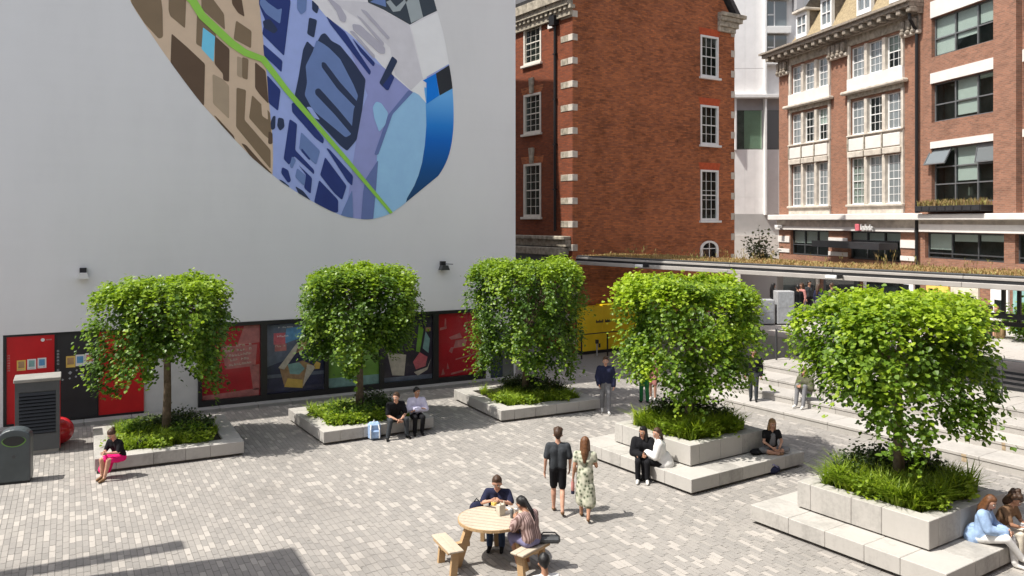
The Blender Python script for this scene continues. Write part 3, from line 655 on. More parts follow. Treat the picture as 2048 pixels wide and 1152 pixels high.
# ================================================================== RED BRICK HOUSE (middle)
TH = R(56.8)
C0 = rd(2.713, 37.0)
PG = Plane(C0, dirv(math.sin(TH), math.cos(TH)))
PL_ = Plane(C0, dirv(math.cos(TH), -math.sin(TH)))
WG = PG.x(1469); ZE = PG.z(1462, 46)
brk = thing('brick_house', 'red brick house with a tall windowed gable and pale corner stones', 'building', (C0.x, C0.y, 0), PG.rot)
gh = []
GW = [(1400.5, 1437.5, 1419, 72, 155), (1400.5, 1437.5, 1419, 211, 290), (1400.5, 1437.5, 1419, 340, 441)]
for a, b, c, t, bt in GW: gh.append((PG.x(a), PG.x(b), PG.z(c, bt), PG.z(c, t)))
ax0, ax1, az0, az1 = PG.x(1400), PG.x(1436), PG.z(1418, 512), PG.z(1418, 497)
gh.append((ax0, ax1, az0 - .4, az1))
gm = holed(0, WG, 0, ZE, gh, .14)
apex = (WG / 2, ZE + WG / 2 * 1.30)
gm.add([(0, 0, ZE), (WG, 0, ZE), (apex[0], 0, apex[1])], [(0, 1, 2)])
gm.build('gable_wall', M['brick_red'], brk)
lroot = put('side_front', None, brk, (0, 0, 0)); lroot.rotation_euler = (0, 0, PL_.rot - PG.rot)
LWN = [(1047, 1083, 1065, 41, 128), (1047, 1082.5, 1065, 187, 267), (1047, 1082.5, 1065, 327, 434)]
lh = [(PL_.x(a), PL_.x(b), PL_.z(c, bt), PL_.z(c, t)) for a, b, c, t, bt in LWN]
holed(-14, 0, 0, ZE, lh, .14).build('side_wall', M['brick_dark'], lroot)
MB().box(.3, WG - .2, .6, 14, .2, ZE).build('inner_rooms', M['interior_green'], brk)
MB().add([(WG, 0, 0), (WG, 14, 0), (WG, 14, ZE), (WG, 0, ZE)], [(0, 1, 2, 3)]).build('far_wall', M['brick_red'], brk)
for a, b, c, d in gh[:3]:
    sash(brk, a + .02, b - .02, c, d, .03, 3, 5 if d - c > 2.4 else 4, frame=.10, proud=.05)
    MB().prism([(a - .02, d + .003), (b + .02, d + .003), (b + .12, d + .36), (a - .12, d + .36)], -.006, .02).build('flat_arch', M['gauged'], brk)
aw = MB(); n_ = 9; cx, rr = (ax0 + ax1) / 2, (ax1 - ax0) / 2
ring = [(cx + rr * math.cos(math.pi * k / n_), az1 + rr * .62 * math.sin(math.pi * k / n_)) for k in range(n_ + 1)]; rin = [(cx + (x - cx) * .74, az1 + (z - az1) * .74) for x, z in ring]
for k in range(n_): aw.prism([ring[k], ring[k + 1], rin[k + 1], rin[k]], -.05, .05)
aw.box(ax0, ax0 + rr * .26, -.049, .05, az0 - .4, az1).box(ax1 - rr * .26, ax1, -.049, .05, az0 - .4, az1); w = aw.build('arched_window', M['white_paint'], brk)
MB().prism([(x, z) for x, z in rin] + [(rin[-1][0], az0 - .4), (rin[0][0], az0 - .4)], -.012, -.004).build('pane', M['glass_dark'], w)
MB().box(cx - .02, cx + .02, -.03, -.014, az0 - .4, az1 + rr * .44).box(ax0 + .2, ax1 - .2, -.029, -.015, az1 - .02, az1 + .02).build('frame', M['white_paint'], w)
for i, (a, b, c, d) in enumerate(lh):
    sash(lroot, a + .02, b - .02, c, d, .03, 3, 6, 'off_white_paint', frame=.11, proud=.05)
    if i: MB().prism([((a + b) / 2 - .11, d + .02), ((a + b) / 2 + .11, d + .02), ((a + b) / 2 + .19, d + .75), ((a + b) / 2 - .19, d + .75)], -.1, .03).build('keystone', M['grey_stone'], lroot)
    MB().prism([(a - .1, d + .01), (b + .1, d + .01), (b + .22, d + .34), (a - .22, d + .34)], -.005, .02).build('flat_arch', M['brick_red'], lroot)
for k in range(18):                                # corner stones
    y0_, y1_ = 20 + 46.9 * (k - 1), 33 + 46.9 * (k - 1)
    z1, z0 = PG.z(1145, y0_), PG.z(1145, y1_)
    if z0 < .3 or z1 > ZE - .2: continue
    MB().cbox(-.025, .28, -.025, .3, z0, z1, .01).build('corner_stone', M['cream_stone'], brk)
    MB().cbox(PL_.x(1122), -.03, -.024, .1, z0, z1, .01).build('corner_stone', M['grey_stone'], lroot)  # side stones drawn greyer, the alley's shade put into their colour
    if k % 1 == 0: MB().cbox(WG - .26, WG + .02, -.02, .3, z0 + .35, z1 + .4, .01).build('corner_stone', M['cream_stone'], brk)
# kneeler, verge and roof
kn = MB()
for i, (w_, z0, z1) in enumerate(((.55, -.55, -.30), (.8, -.30, -.02), (1.15, -.02, .22), (1.5, .22, .42))):
    kn.cbox(WG - 1.25, WG - .35 + w_ * .62, -.12 - .07 * i, .6, ZE + z0 + .002 * i, ZE + z1, .02)
kn.build('kneeler_stone', M['grey_stone'], brk)
for sx in (0, 1):
    x0 = -.25 if sx == 0 else WG + .25
    xs = (x0, apex[0]); zz = (ZE + .05, apex[1] + .35)
    MB().prism([(xs[0], zz[0]), (xs[1], zz[1]), (xs[1], zz[1] + .28), (xs[0] - (.1 if sx == 0 else -.1), zz[0] + .28)], -.2, 14).build('roof_slope', M['slate'], brk)
cb = MB().box(-14, .04, -.34, -.01, ZE - .55, ZE - .30).box(-14, .02, -.16, -.012, ZE - .98, ZE - .555).box(-14, .08, -.46, -.011, ZE - .295, ZE + .12)
for k in range(40): cb.box(-14 + k * .36, -14 + k * .36 + .17, -.28, -.013, ZE - .72, ZE - .552)
cb.build('cornice', M['grey_stone'], lroot)
xp = PL_.x(1113)
dp = MB().tube([(xp, -.09, PL_.z(1113, 462)), (xp, -.09, PL_.z(1113, 45))], .065, 8).box(xp - .2, xp + .2, -.3, -.02, PL_.z(1113, 52), PL_.z(1113, 33))
dp.tube([(xp, -.15, PL_.z(1113, 36)), (xp - .9, -.5, PL_.z(1113, 36) + 1.3)], .06, 8); dp.build('drainpipe', M['black_pipe'], lroot)
for py in (110, 200, 290, 380): MB().box(xp - .1, xp + .1, -.16, -.004, PL_.z(1113, py), PL_.z(1113, py) + .06).build('pipe_bracket', M['black_pipe'], lroot)
MB().box(PL_.x(1098), PL_.x(1107), -.08, -.003, PL_.z(1100, 58), PL_.z(1100, 49)).build('alarm_box', M['white_paint'], lroot)
zl = PL_.z(1090, 476)
MB().cbox(-14, -.1, -.45, -.002, zl - .05, zl + .12, .03).box(-14, -.12, -.3, -.003, zl - .35, zl - .055).build('ledge', M['grey_stone'], lroot)
MB().box(-14, -.35, -.22, -.004, zl - 1.6, zl - .36).build('shop_sign_band', M['dark_metal'], lroot)
MB().cbox(-14, -.25, -.6, -.005, zl - .75, zl - .4, .03).build('ledge', M['grey_stone'], lroot)
for k in range(4): MB().box(-1.2 - k * 1.0, -.5 - k * 1.0, -.03, -.006, .6, zl - 1.65).build('lower_window', M['glass_dark'], lroot)
# low shaded brick wall and yellow hoarding at the foot of the gable
hd = thing('hoarding', 'bright yellow hoarding box at the foot of the red brick gable', 'hoarding', (C0.x, C0.y, 0), PG.rot)
hx0, hx1 = PG.x(1153), PG.x(1262)
for k in range(3):
    a = hx0 + (hx1 - hx0) * k / 3; b = hx0 + (hx1 - hx0) * (k + 1) / 3; MB().cbox(a + .004, b - .004, -.5, -.03, .14, 2.12 + .06 * k, .012).build('panel', M['yellow'], hd)
MB().box(hx0 + .03, hx1 - .03, -.46, -.04, .0, .135).build('base', M['steel'], hd)
lm = MB(); zz = PG.z(1200, 642)
for a, b in ((1178, 1193), (1196, 1207)):
    for k in range(7):
        x0 = PG.x(a) + (PG.x(b) - PG.x(a)) * k / 7; lm.box(x0, x0 + .045, -.505, -.5, zz - .0, zz + (.09 if k % 3 else .14)); lm.box(x0, x0 + .06, -.5055, -.5, zz + .06, zz + .085)
o = lm.build('lettering', M['char_panel'], hd); o['kind'] = 'stuff'
MB().box(PG.x(1183), PG.x(1187), -.504, -.5, PG.z(1185, 692), PG.z(1185, 684)).build('label', M['char_panel'], hd)
rl = thing('handrail', 'black handrail in front of the yellow hoarding', 'handrail', tuple(rd(3.0, 35.6)), PG.rot, None)
MB().tube([(-.6, 0, 1.05), (3.2, 0, 1.05)], .024, 8).build('top_rail', M['steel'], rl)
for x in (0, 1.45, 2.9): MB().box(x - .025, x + .025, -.025, .025, 0, 1.03).build('post', M['steel'], rl)
bp = thing('bollard', 'thin grey post with a dark top in front of the yellow hoarding', 'post', tuple(G(1194, 712)))
MB().tube([(0, 0, 0), (0, 0, .55)], .03, 8).build('shaft', M['light_grey'], bp); MB().box(-.06, .06, -.05, .05, .551, .72).build('top', M['char_panel'], bp)

# ================================================================== RED AND STONE TERRACE (right)
th1, th2 = math.atan(384 / FOC), math.atan(284 / FOC)
CP = rd((1846 - 1024) / FOC * 40.0, 40.0)
PP = Plane(CP, dirv(math.sin(th1), -math.cos(th1))); PQ = Plane(CP, dirv(math.sin(th2), -math.cos(th2)))
ter = thing('stone_terrace_building', 'brick and cream stone building with tall sash windows in threes, a heavy cornice and dormers', 'building', (CP.x, CP.y, 0), PP.rot)
Z = lambda py: PP.z(1748, py)
XL0 = PP.x(1558); bays = [(1581, 1661), (1699, 1808)]
rowsp = [(82, 146), (193, 264), (312, 408)]
holes = []
for a, b in bays:
    for t, bt in rowsp: holes.append((PP.x(a) + .12, PP.x(b) - .12, Z(bt), Z(t)))
gz0, gz1 = Z(521), Z(463)
gwin = [(PP.x(1581), PP.x(1657), gz0, gz1), (PP.x(1697), PP.x(1801), gz0, gz1)]
ZC = Z(60)
holed(XL0, 0, 0, ZC, holes + gwin, .30).build('wall', M['brick_orange'], ter)
MB().add([(XL0, 0, 0), (XL0, 12, 0), (XL0, 12, ZC), (XL0, 0, ZC)], [(3, 2, 1, 0)]).build('end_wall', M['brick_orange'], ter)
MB().box(XL0 + .1, -.05, 1.2, 12, 0, ZC - .1).build('inner_rooms', M['interior'], ter)
rq = random.Random(21)
for bi, (a, b) in enumerate(bays):
    xa, xb = PP.x(a), PP.x(b)
    for ri, (t, bt) in enumerate(rowsp):
        z0, z1 = Z(bt), Z(t); wd = (xb - xa - .24); n3 = 3; mw = .24; ww = (wd - 2 * mw) / 3
        MB().box(xa - .06, xa + .119, -.10, .28, z0 - .02, z1 + .12).build('stone_jamb', M['cream_stone'], ter); MB().box(xb - .119, xb + .06, -.10, .28, z0 - .02, z1 + .12).build('stone_jamb', M['cream_stone'], ter)
        for k in range(3):
            x0 = xa + .12 + k * (ww + mw)
            rr_ = 4 if ri < 2 else 6
            bl = [None, 'curtain', 'curtain', 'blind'][rq.randrange(4)] if ri else ['blind', 'curtain', 'blind'][rq.randrange(3)]
            sash(ter, x0 + .01, x0 + ww - .01, z0 + .02, z1 - .01, .10, 3, rr_, 'white_paint', .055, True, True, bl, rq.choice([.5, .75, 1.0]), gl=PANE if rq.random() < .4 else PANE_S, bar=.026)
            if k < 2: MB().cbox(x0 + ww, x0 + ww + mw, -.09, .2, z0, z1, .02).build('stone_mullion', M['cream_stone'], ter)
            if ri == 2: MB().cbox(x0 - .06, x0 + ww + .06, -.22, -.101, z1 + .02, z1 + .34, .03).build('window_head', M['cream_stone'], ter)
    # aprons and string courses
    zA0, zB1 = Z(146), Z(193)
    MB().box(xa - .05, xb + .05, -.14, .0, Z(172), zA0 - .021).build('stone_apron', M['white_render'], ter)
    MB().cbox(xa - .35, xb + .35, -.38, -.002, Z(179), Z(172) - .001, .05).build('stone_hood', M['cream_stone'], ter)
    MB().box(xa - .02, xb + .02, -.12, .0, zB1 + .121, Z(179) - .004).build('stone_band', M['grey_stone'], ter)
    MB().box(xa - .04, xb + .04, -.10, .0, Z(312) + .121, Z(264) - .022).build('stone_apron', M['cream_stone'], ter)
    MB().cbox(xa - .04, xb + .04, -.2, -.003, Z(268), Z(264.5), .02).build('stone_band', M['cream_stone'], ter)
    for k in range(3):
        x0 = xa + .1 + k * (xb - xa - .1) / 3; x1 = x0 + (xb - xa) / 3 - .18
        MB().cbox(x0, x1, -.15, -.101, Z(297), Z(272), .025).build('apron_panel', M['white_render'], ter)
        MB().cbox(x0 - .1, x0 - .02, -.19, -.102, Z(300), Z(269), .02).build('apron_divider', M['grey_stone'], ter)
    MB().cbox(xa - .1, xb + .1, -.22, -.004, Z(413), Z(408) - .001, .03).build('stone_band', M['cream_stone'], ter)
    MB().box(xa - .05, xb + .05, -.10, .0, Z(427), Z(413) - .002).build('stone_apron', M['cream_stone'], ter)
    # frieze over the bay
    MB().box(xa - .05, xb + .05, -.1, .0, Z(82) + .121, ZC).build('stone_frieze', M['grey_stone'], ter)
for a, b in ((1560, 1580), (1662, 1698), (1809, 1843)):    # carved capitals of the brick piers
    xa, xb = PP.x(a), PP.x(b); cb = MB().box(xa, xb, -.16, .0, Z(88), ZC); k_ = max(2, int((xb - xa) / .35))
    for k in range(k_):
        x0 = xa + (xb - xa) * (k + .1) / k_; x1 = xa + (xb - xa) * (k + .8) / k_; cb.cbox(x0, x1, -.34, -.161, Z(86), Z(66), .05); cb.ball(((x0 + x1) / 2, -.3, Z(90)), .13, 8)
    cb.build('capital', M['carved_stone'], ter); MB().cbox(xa - .05, xb + .05, -.26, -.003, Z(96), Z(89), .04).build('capital_moulding', M['cream_stone'], ter)
# cornice, gutter and dentils
ct = Z(36)
co_ = MB().prism([(XL0 - .1, ZC + .002), (.02, ZC + .002), (.02, ZC + .3), (XL0 - .1, ZC + .3)], -.35, .2)
co_.box(XL0 - .65, .06, -.85, .2, ZC + .305, ct - .12).box(XL0 - .8, .08, -1.0, .2, ct - .115, ct)
co_.build('cornice', M['carved_stone'], ter)
x = XL0 - .3
while x < -.2: MB().cbox(x, x + .3, -.8, -.355, ZC + .04, ZC + .3, .03).build('cornice_bracket', M['carved_stone'], ter); x += .72
# mansard roof with dormers
def yprism(poly, x0, x1): b = MB().prism(poly, x0, x1); b.v = [(y, x, z) for x, y, z in b.v]; return b
hx = PP.x(1612); MB().add([(hx, -.97, ct + .002), (0, -.97, ct + .002), (0, 2.0, ct + 5.5), (hx + 5.0, 2.0, ct + 5.5), (hx, 9, ct + .002), (hx + 5.0, 9, ct + 5.5), (0, 9, ct + .002), (0, 9, ct + 5.5)], [(0, 1, 2, 3), (4, 0, 3, 5), (3, 2, 7, 5), (6, 4, 5, 7)]).build('mansard_roof', M['roof_tile'], ter)
PD = Plane((CP.x + .98 * PP.u.y, CP.y - .98 * PP.u.x), (PP.u.x, PP.u.y))
for a, b, c_, t in ((1592, 1613, 1602, 25), (1641, 1663, 1652, -6), (1713, 1742, 1728, -45), (1778, 1806, 1792, -80)):
    xa, xb = PD.x(a), PD.x(b); zt = PD.z(c_, t); d_ = put('dormer', None, ter, (0, -.48, 0))
    MB().box(xa, xa + .12, -.5, -.3, ct + .05, zt).box(xb - .12, xb, -.5, -.3, ct + .05, zt).box(xa + .12, xb - .12, -.5, -.3, ct + .05, ct + .3).box(xa + .12, xb - .12, -.5, -.3, zt - .2, zt).box((xa + xb) / 2 - .03, (xa + xb) / 2 + .03, -.47, -.33, ct + .3, zt - .2).box(xa + .12, xb - .12, -.475, -.33, (ct + zt) / 2, (ct + zt) / 2 + .06).build('frame', M['white_paint'], d_)
    MB().box(xa + .12, xb - .12, -.41, -.40, ct + .3, zt - .2).build('pane', M['glass_sky'], d_)
    MB().box(xa + .13, xb - .13, -.3, -.29, ct + .3, zt - .2).build('blind', M['blind'], d_)
    yprism([(-.29, ct + .1), (-.29, zt - .02), (2.3, zt - .02), (2.3, ct + 5.0)], xb - .1, xb - .01).build('cheek', M['lead'], d_)
    yprism([(-.29, ct + .1), (-.29, zt - .02), (2.3, zt - .02), (2.3, ct + 5.0)], xa + .01, xa + .1).build('cheek', M['lead'], d_)
    MB().cbox(xa - .15, xb + .15, -.7, 2.4, zt, zt + .16, .03).build('dormer_roof', M['cream_stone'], d_)
# white string course and ground floor
MB().cbox(XL0 - .45, -.002, -.55, -.005, Z(440), Z(427.5), .03).build('string_course', M['white_render'], ter)
MB().box(XL0 - .05, -.003, -.12, .0, Z(455), Z(440) - .004).build('shaded_band', M['cream_stone'], ter)
MB().box(XL0 - .1, PP.x(1836), -.22, -.001, Z(462.5), Z(455) - .002).build('lintel_band', M['white_render'], ter)
for a, b in ((1557, 1580), (1658, 1696), (1802, 1836)):
    for t, bt in ((478, 493), (508, 517)): MB().cbox(PP.x(a), PP.x(b) - .01, -.06, -.002, Z(bt), Z(t), .01).build('stone_band', M['white_render'], ter)
xp = PP.x(1839); MB().tube([(xp, -.16, .2), (xp, -.16, Z(92)), (xp + .05, -.6, Z(70)), (xp + .05, -.6, Z(60))], .08, 8).build('drainpipe', M['black_pipe'], ter)
def shopwin(root, P_, a, b, t, bt, ref, cols, zsplit, m='dark_metal', blinds=(), dep=.18):
    xa, xb = P_.x(a), P_.x(b); z0, z1 = P_.z(ref, bt), P_.z(ref, t); w = put('window', None, root)
    mb = MB(); f = .07
    mb.box(xa, xb, dep, dep + .08, z0, z0 + f).box(xa, xb, dep, dep + .08, z1 - f, z1).box(xa, xa + f, dep, dep + .08, z0 + f, z1 - f).box(xb - f, xb, dep, dep + .08, z0 + f, z1 - f)
    zs = [z0 + f] + [P_.z(ref, q) for q in zsplit] + [z1 - f]
    for k in range(1, cols): x = xa + (xb - xa) * k / cols; mb.box(x - f / 2, x + f / 2, dep - .02, dep + .08, z0 + f, z1 - f)
    for z in zs[1:-1]: mb.box(xa + f, xb - f, dep - .01, dep + .07, z - .03, z + .03)
    mb.build('frame', M[m], w)
    for k in range(cols):
        for j in range(len(zs) - 1):
            x0 = xa + (xb - xa) * k / cols + .03; x1 = xa + (xb - xa) * (k + 1) / cols - .03
            pane(w, x0, x1, dep + .04, zs[j], zs[j + 1], PANE)
            if (k, j) in blinds: MB().box(x0 + .04, x1 - .04, dep + .075, dep + .08, zs[j] + (0 if blinds[(k, j)] > 0 else 0) + (zs[j + 1] - zs[j]) * (1 - abs(blinds[(k, j)])), zs[j + 1]).build('blind', M['blind'], w)
    return w
shopwin(ter, PP, 1581, 1657, 463.5, 520, 1748, 3, (497,), 'dark_metal', {(0, 1): .85, (1, 1): .85, (2, 1): .85})
shopwin(ter, PP, 1697, 1801, 463.5, 520, 1748, 3, (482,), 'dark_metal', {(0, 1): .95, (1, 1): .95, (2, 1): .95})
MB().box(PP.x(1664), PP.x(1803), -1.3, -.23, Z(497), Z(484)).build('entrance_canopy', M['char_panel'], ter)
sg = thing('shop_sign', 'small red block and white lettering above the dark entrance canopy', 'sign', (CP.x, CP.y, 0), PP.rot)
MB().cbox(PP.x(1723), PP.x(1731), -.42, -.23, Z(462), Z(448), .02).build('emblem', M['coral_print'], sg)
lm = MB(); rq2 = random.Random(4)
for k in range(8):
    x0 = PP.x(1733) + k * (PP.x(1757) - PP.x(1733)) / 8; st = .05
    lm.box(x0, x0 + st, -.38, -.3, Z(460), Z(452 if k % 3 else 448)).box(x0 + .001, x0 + .16, -.381, -.3, Z(455 if k % 2 else 459), Z(453.6 if k % 2 else 457.8))
o = lm.build('lettering', M['white_paint'], sg); o['kind'] = 'stuff'
cc = thing('security_camera', 'small white camera box at the left corner of the stone terrace building', 'camera', (CP.x, CP.y, 0), PP.rot)
MB().cbox(PP.x(1566), PP.x(1572), -.6, -.23, Z(459), Z(452), .02).build('housing', M['white_paint'], cc); MB().tube([(PP.x(1569), -.25, Z(459)), (PP.x(1569), -.02, Z(462))], .04, 6).build('arm', M['dark_metal'], cc)

# ------------------------------------------------------------------ brown brick office (far right)
off = thing('brick_office_building', 'brown brick building with wide dark framed windows under white lintels', 'building', (CP.x, CP.y, 0), PQ.rot)
Y = lambda py: PQ.z(1930, py); XE = PQ.x(2420)
xa, xb = PQ.x(1863), PQ.x(1997.5)
oh = [(xa, xb, Y(96), Y(13)), (xa, xb, Y(234), Y(152)), (xa, xb, Y(404), Y(289)), (PQ.x(1850), PQ.x(2008), Y(521), Y(466)), (PQ.x(2030), PQ.x(2160), Y(521), Y(466))]
x2a, x2b = PQ.x(2047), PQ.x(2180)
oh += [(x2a, x2b, Y(96), Y(13)), (x2a, x2b, Y(234), Y(152)), (x2a, x2b, Y(404), Y(289))]
ZT2 = Y(-190)
holed(.002, XE, 0, ZT2, oh, .22).build('wall', M['brick_brown'], off)
MB().box(.1, XE - .1, 1.1, 12, 0, ZT2 - .2).build('inner_rooms', M['interior'], off)
MB().box(.001, XE, .0, 12, ZT2, ZT2 + .3).build('parapet', M['white_render'], off)
MB().box(PQ.x(1999), PQ.x(2045), -.3, -.0, Y(427), ZT2 - .01).build('brick_pier', M['brick_brown'], off)
for t, bt in ((-22, 13), (130, 152), (275, 289)):
    MB().box(xa - .02, xb + .02, -.06, .1, Y(bt) + .003, Y(t)).build('lintel', M['white_render'], off)
    MB().box(x2a, x2b, -.06, .1, Y(bt) + .003, Y(t)).build('lintel', M['white_render'], off)
shopwin(off, PQ, 1863, 1997.5, 13, 96, 1930, 3, (58,), 'mid_metal', {(0, 1): .95, (1, 1): 1.0, (2, 1): .9, (0, 0): .95, (1, 0): .35})
shopwin(off, PQ, 1863, 1997.5, 152, 234, 1930, 3, (197,), 'mid_metal', {(1, 1): 1.0, (1, 0): .85})
shopwin(off, PQ, 1863, 1997.5, 289, 404, 1930, 3, (365, 329), 'mid_metal', {(1, 2): 1.0, (1, 1): .85})
for a, b, m_ in ((1858, 1900, 1), (1951, 1997, 0)):       # two vents standing open
    v = put('open_vent', None, off, (PQ.x(a), .1, Y(291))); W_ = PQ.x(b) - PQ.x(a); H_ = Y(291) - Y(328)
    v.rotation_euler = (R(-28 if m_ else -10), 0, 0)
    MB().box(0, .06, -.03, .03, -H_, 0).box(W_ - .06, W_, -.03, .03, -H_, 0).box(.06, W_ - .06, -.03, .03, -.06, 0).box(.06, W_ - .06, -.03, .03, -H_, -H_ + .06).build('frame', M['mid_metal'], v); MB().box(.06, W_ - .06, -.004, .004, -H_ + .06, -.06).build('pane', M['glass_sky'], v)
MB().cbox(PQ.x(1857), PQ.x(1992), -.75, -.01, Y(423), Y(411), .02).build('planter_box', M['steel'], off)
for k in range(8):
    x0 = PQ.x(1857) + k * (PQ.x(1992) - PQ.x(1857)) / 8; MB().box(x0 + .05, x0 + .5, -.77, -.752, Y(421), Y(413)).build('planter_slat', M['char_panel'], off)
for t_, b_ in ((427.5, 440),): MB().cbox(.002, XE, -.55, -.305, Y(b_), Y(t_), .03).build('string_course', M['white_render'], off); MB().box(.002, XE, -.305, -.002, Y(b_) + .01, Y(t_) - .01).build('string_course', M['white_render'], off)
MB().box(.003, XE, -.1, -.0, Y(449), Y(440) - .004).build('shaded_band', M['cream_stone'], off)
MB().box(.004, XE, -.24, -.001, Y(465), Y(449) - .003).build('lintel_band', M['white_render'], off)
shopwin(off, PQ, 1850, 2008, 466.5, 521, 1930, 3, (510,), 'dark_metal', {(0, 1): .8, (2, 1): .3, (1, 1): .35})
shopwin(off, PQ, 2030, 2160, 466.5, 521, 1930, 3, (510,), 'dark_metal', {})
#GRASSBOX
# shop fronts on the upper square, seen under the canopy
for k, (a, b, m_) in enumerate(((1560, 1640, 'cream_print'), (1650, 1720, 'dark_metal'), (1730, 1830, 'white_print'))):
    MB().box(PP.x(a), PP.x(b), -.1, -.01, ZU, 3.2).build('shop_front', M[m_], ter)
    MB().box(PP.x(a) + .3, PP.x(b) - .3, -.13, -.101, ZU + .2, 2.8).build('shop_window', M['glass_dark'], ter)
for k, (a, b, m_) in enumerate(((1856, 1900, 'yellow_print'), (1905, 1960, 'cream_print'), (1985, 2020, 'white_print'), (2030, 2120, 'teal_print'))):
    MB().box(PQ.x(a), PQ.x(b), -.1, -.01, ZU, 3.2).build('shop_front', M[m_], off)
    MB().box(PQ.x(a) + .25, PQ.x(b) - .25, -.13, -.101, ZU + .25, 2.6).build('shop_window', M['glass_dark'], off)

# ------------------------------------------------------------------ white clad building (far centre)
PWh = Plane(rd(0, 60), dirv(1, 0))
wh = thing('white_clad_building', 'white panelled modern building between the brick gable and the stone terrace', 'building', (PWh.o.x, PWh.o.y, 0), PWh.rot)
wx = PWh.x; wz = lambda py: PWh.z(1500, py)
xs = [wx(q) for q in (1380, 1440, 1465, 1490, 1510, 1527.5)]
for k in range(5):
    MB().box(xs[k] + .004, xs[k + 1] - .004, 0, .2, wz(137) + .01, wz(-140)).build('cladding_panel', M['white_clad'], wh); MB().box(xs[k] + .004, xs[k + 1] - .004, 0, .2, wz(190), wz(137) - .01).build('cladding_panel', M['white_clad'], wh)
    MB().box(xs[k] + .004, xs[k + 1] - .004, .02, .2, wz(394), wz(299)).build('cladding_panel', M['white_clad'], wh); MB().box(xs[k] + .004, xs[k + 1] - .004, .02, .2, wz(428), wz(394) - .01).build('cladding_panel', M['white_clad'], wh)
MB().box(wx(1380), wx(1760), .21, 8, 0, wz(-140)).build('core', M['white_clad'], wh)
MB().cbox(wx(1380), wx(1600), -.5, .2, wz(197), wz(190) - .002, .02).build('ledge', M['white_paint'], wh)
MB().box(wx(1380), wx(1600), .205, .208, wz(220), wz(197)).build('soffit_panel', M['grey_clad'], wh)
for a, b in ((1473, 1525), (1531, 1560)):
    w = MB().box(wx(a), wx(b), .1, .2, wz(299) + .002, wz(220) - .003).build('window', M['interior'], wh)
    MB().box(wx(a) + .1, wx(b) - .1, .08, .09, wz(297), wz(221)).build('pane', M['glass_sky'] if a > 1500 else M['glass'], w)
MB().box(wx(1489), wx(1524), .092, .098, wz(297), wz(221)).build('blind', M['blind_green'], wh)
MB().box(wx(1527.5), wx(1531), -.35, .2, wz(430), wz(-140)).build('fin', M['white_paint'], wh); MB().box(wx(1468), wx(1471), -.3, .2, wz(300), wz(196)).build('fin', M['white_paint'], wh)
MB().box(wx(1531), wx(1600), .0, .2, wz(428), wz(299) - .004).build('cladding_panel', M['white_clad'], wh)
for t, bt in ((3, 54), (71, 116), (-70, -15)):
    w = MB().box(wx(1535), wx(1573), .05, .2, wz(bt), wz(t)).build('window', M['interior'], wh)
    MB().box(wx(1535), wx(1573), -.02, .02, wz(bt), wz(t)).build('pane', M['glass_sky'], w)
    MB().box(wx(1547.5), wx(1549.5), -.05, .05, wz(bt), wz(t)).box(wx(1535), wx(1547), -.049, .05, (wz(bt) + wz(t)) / 2 - .1, (wz(bt) + wz(t)) / 2).build('frame', M['white_paint'], w)
    MB().cbox(wx(1531.5), wx(1580), -.35, .2, wz(bt + 14), wz(bt) - .003, .02).build('ledge', M['white_paint'], wh)
MB().box(wx(1586), wx(1600), -.8, .2, wz(24), wz(-140)).build('grey_column', M['grey_clad'], wh)
MB().box(wx(1622), wx(1627), -.05, .2, wz(20), wz(2)).build('window', M['interior'], wh)
MB().box(wx(1380), wx(1600), .02, .2, wz(470), wz(428) - .004).build('soffit_panel', pm('pale_grey_panel', (.42, .41, .40), .7, .05, 2), wh)
MB().box(wx(1380), wx(1600), -.4, .2, 0, wz(470) - .004).build('base_wall', M['white_render'], wh)

# ------------------------------------------------------------------ buildings behind and left of the camera (they shade and reflect)
bk = thing('rear_building', 'brick building behind the camera', 'building', (4, -8, 0)); MB().box(-26, 40, -8, 5, 0, 13).build('wall', M['brick_brown'], bk)
for k in range(12):
    for z in (1.2, 5.0, 9.0): MB().box(-24 + k * 5, -21.4 + k * 5, 5.0, 5.02, z, z + 2.2).build('window', M['glass_sky'], bk)
sb = thing('side_building', 'rendered building left of the camera whose roof edge shades the corner of the square', 'building', (-1.95, 15.95, 0))
MB().box(-16, 0, -14, 0, 0, 8.6).build('wall', M['white_clad'], sb); MB().box(-16.2, .0, -14, .05, 8.6, 9.0).build('parapet', M['grey_clad'], sb)
MB().box(-16, -1.75, .92, 1.36, 8.75, 9.0).build('roof_beam', M['steel'], sb)
for k in range(3): MB().box(-15.5 + k * 2.6, -15.4 + k * 2.6, .0, .918, 8.86, 8.98).build('beam_arm', M['steel'], sb)
import mathutils.noise as mnoise
# ================================================================== GREEN-ROOFED CANOPY
F_ = (.636, -.772); N_ = (.772, .636)
def CE(e, n, z=0.0): return rd(F_[0] * e + N_[0] * n, F_[1] * e + N_[1] * n, z)
cv = dirv(*F_); CROT = math.atan2(cv.y, cv.x)
can = thing('canopy', 'long low canopy with beige metal edge bands and a planted roof', 'canopy', tuple(CE(0, 25.3)), CROT)
E0, E1, DEP = -26.3, 6.0, 3.4
MB().box(E0, E1, .25, DEP, 4.12, 4.36).build('roof_slab', M['dark_metal'], can)
for k in range(8):
    a = E0 + (E1 - E0) * k / 8; b = E0 + (E1 - E0) * (k + 1) / 8
    MB().cbox(a + .004, b - .004, .0, .22, 4.29, 4.375, .012).build('fascia_band', M['fascia'], can); MB().cbox(a + .004, b - .004, -.10, .2, 4.05, 4.20, .012).build('fascia_band', M['fascia'], can)
    MB().cbox(a + .004, b - .004, .06, .3, 4.385, 4.44, .01).build('roof_edge_strip', M['dark_metal'], can)
MB().box(E0, E1, .02, .24, 4.202, 4.288).build('gap_shade_strip', M['steel'], can)  # black strip fills the gap between bands, its shade put into the colour
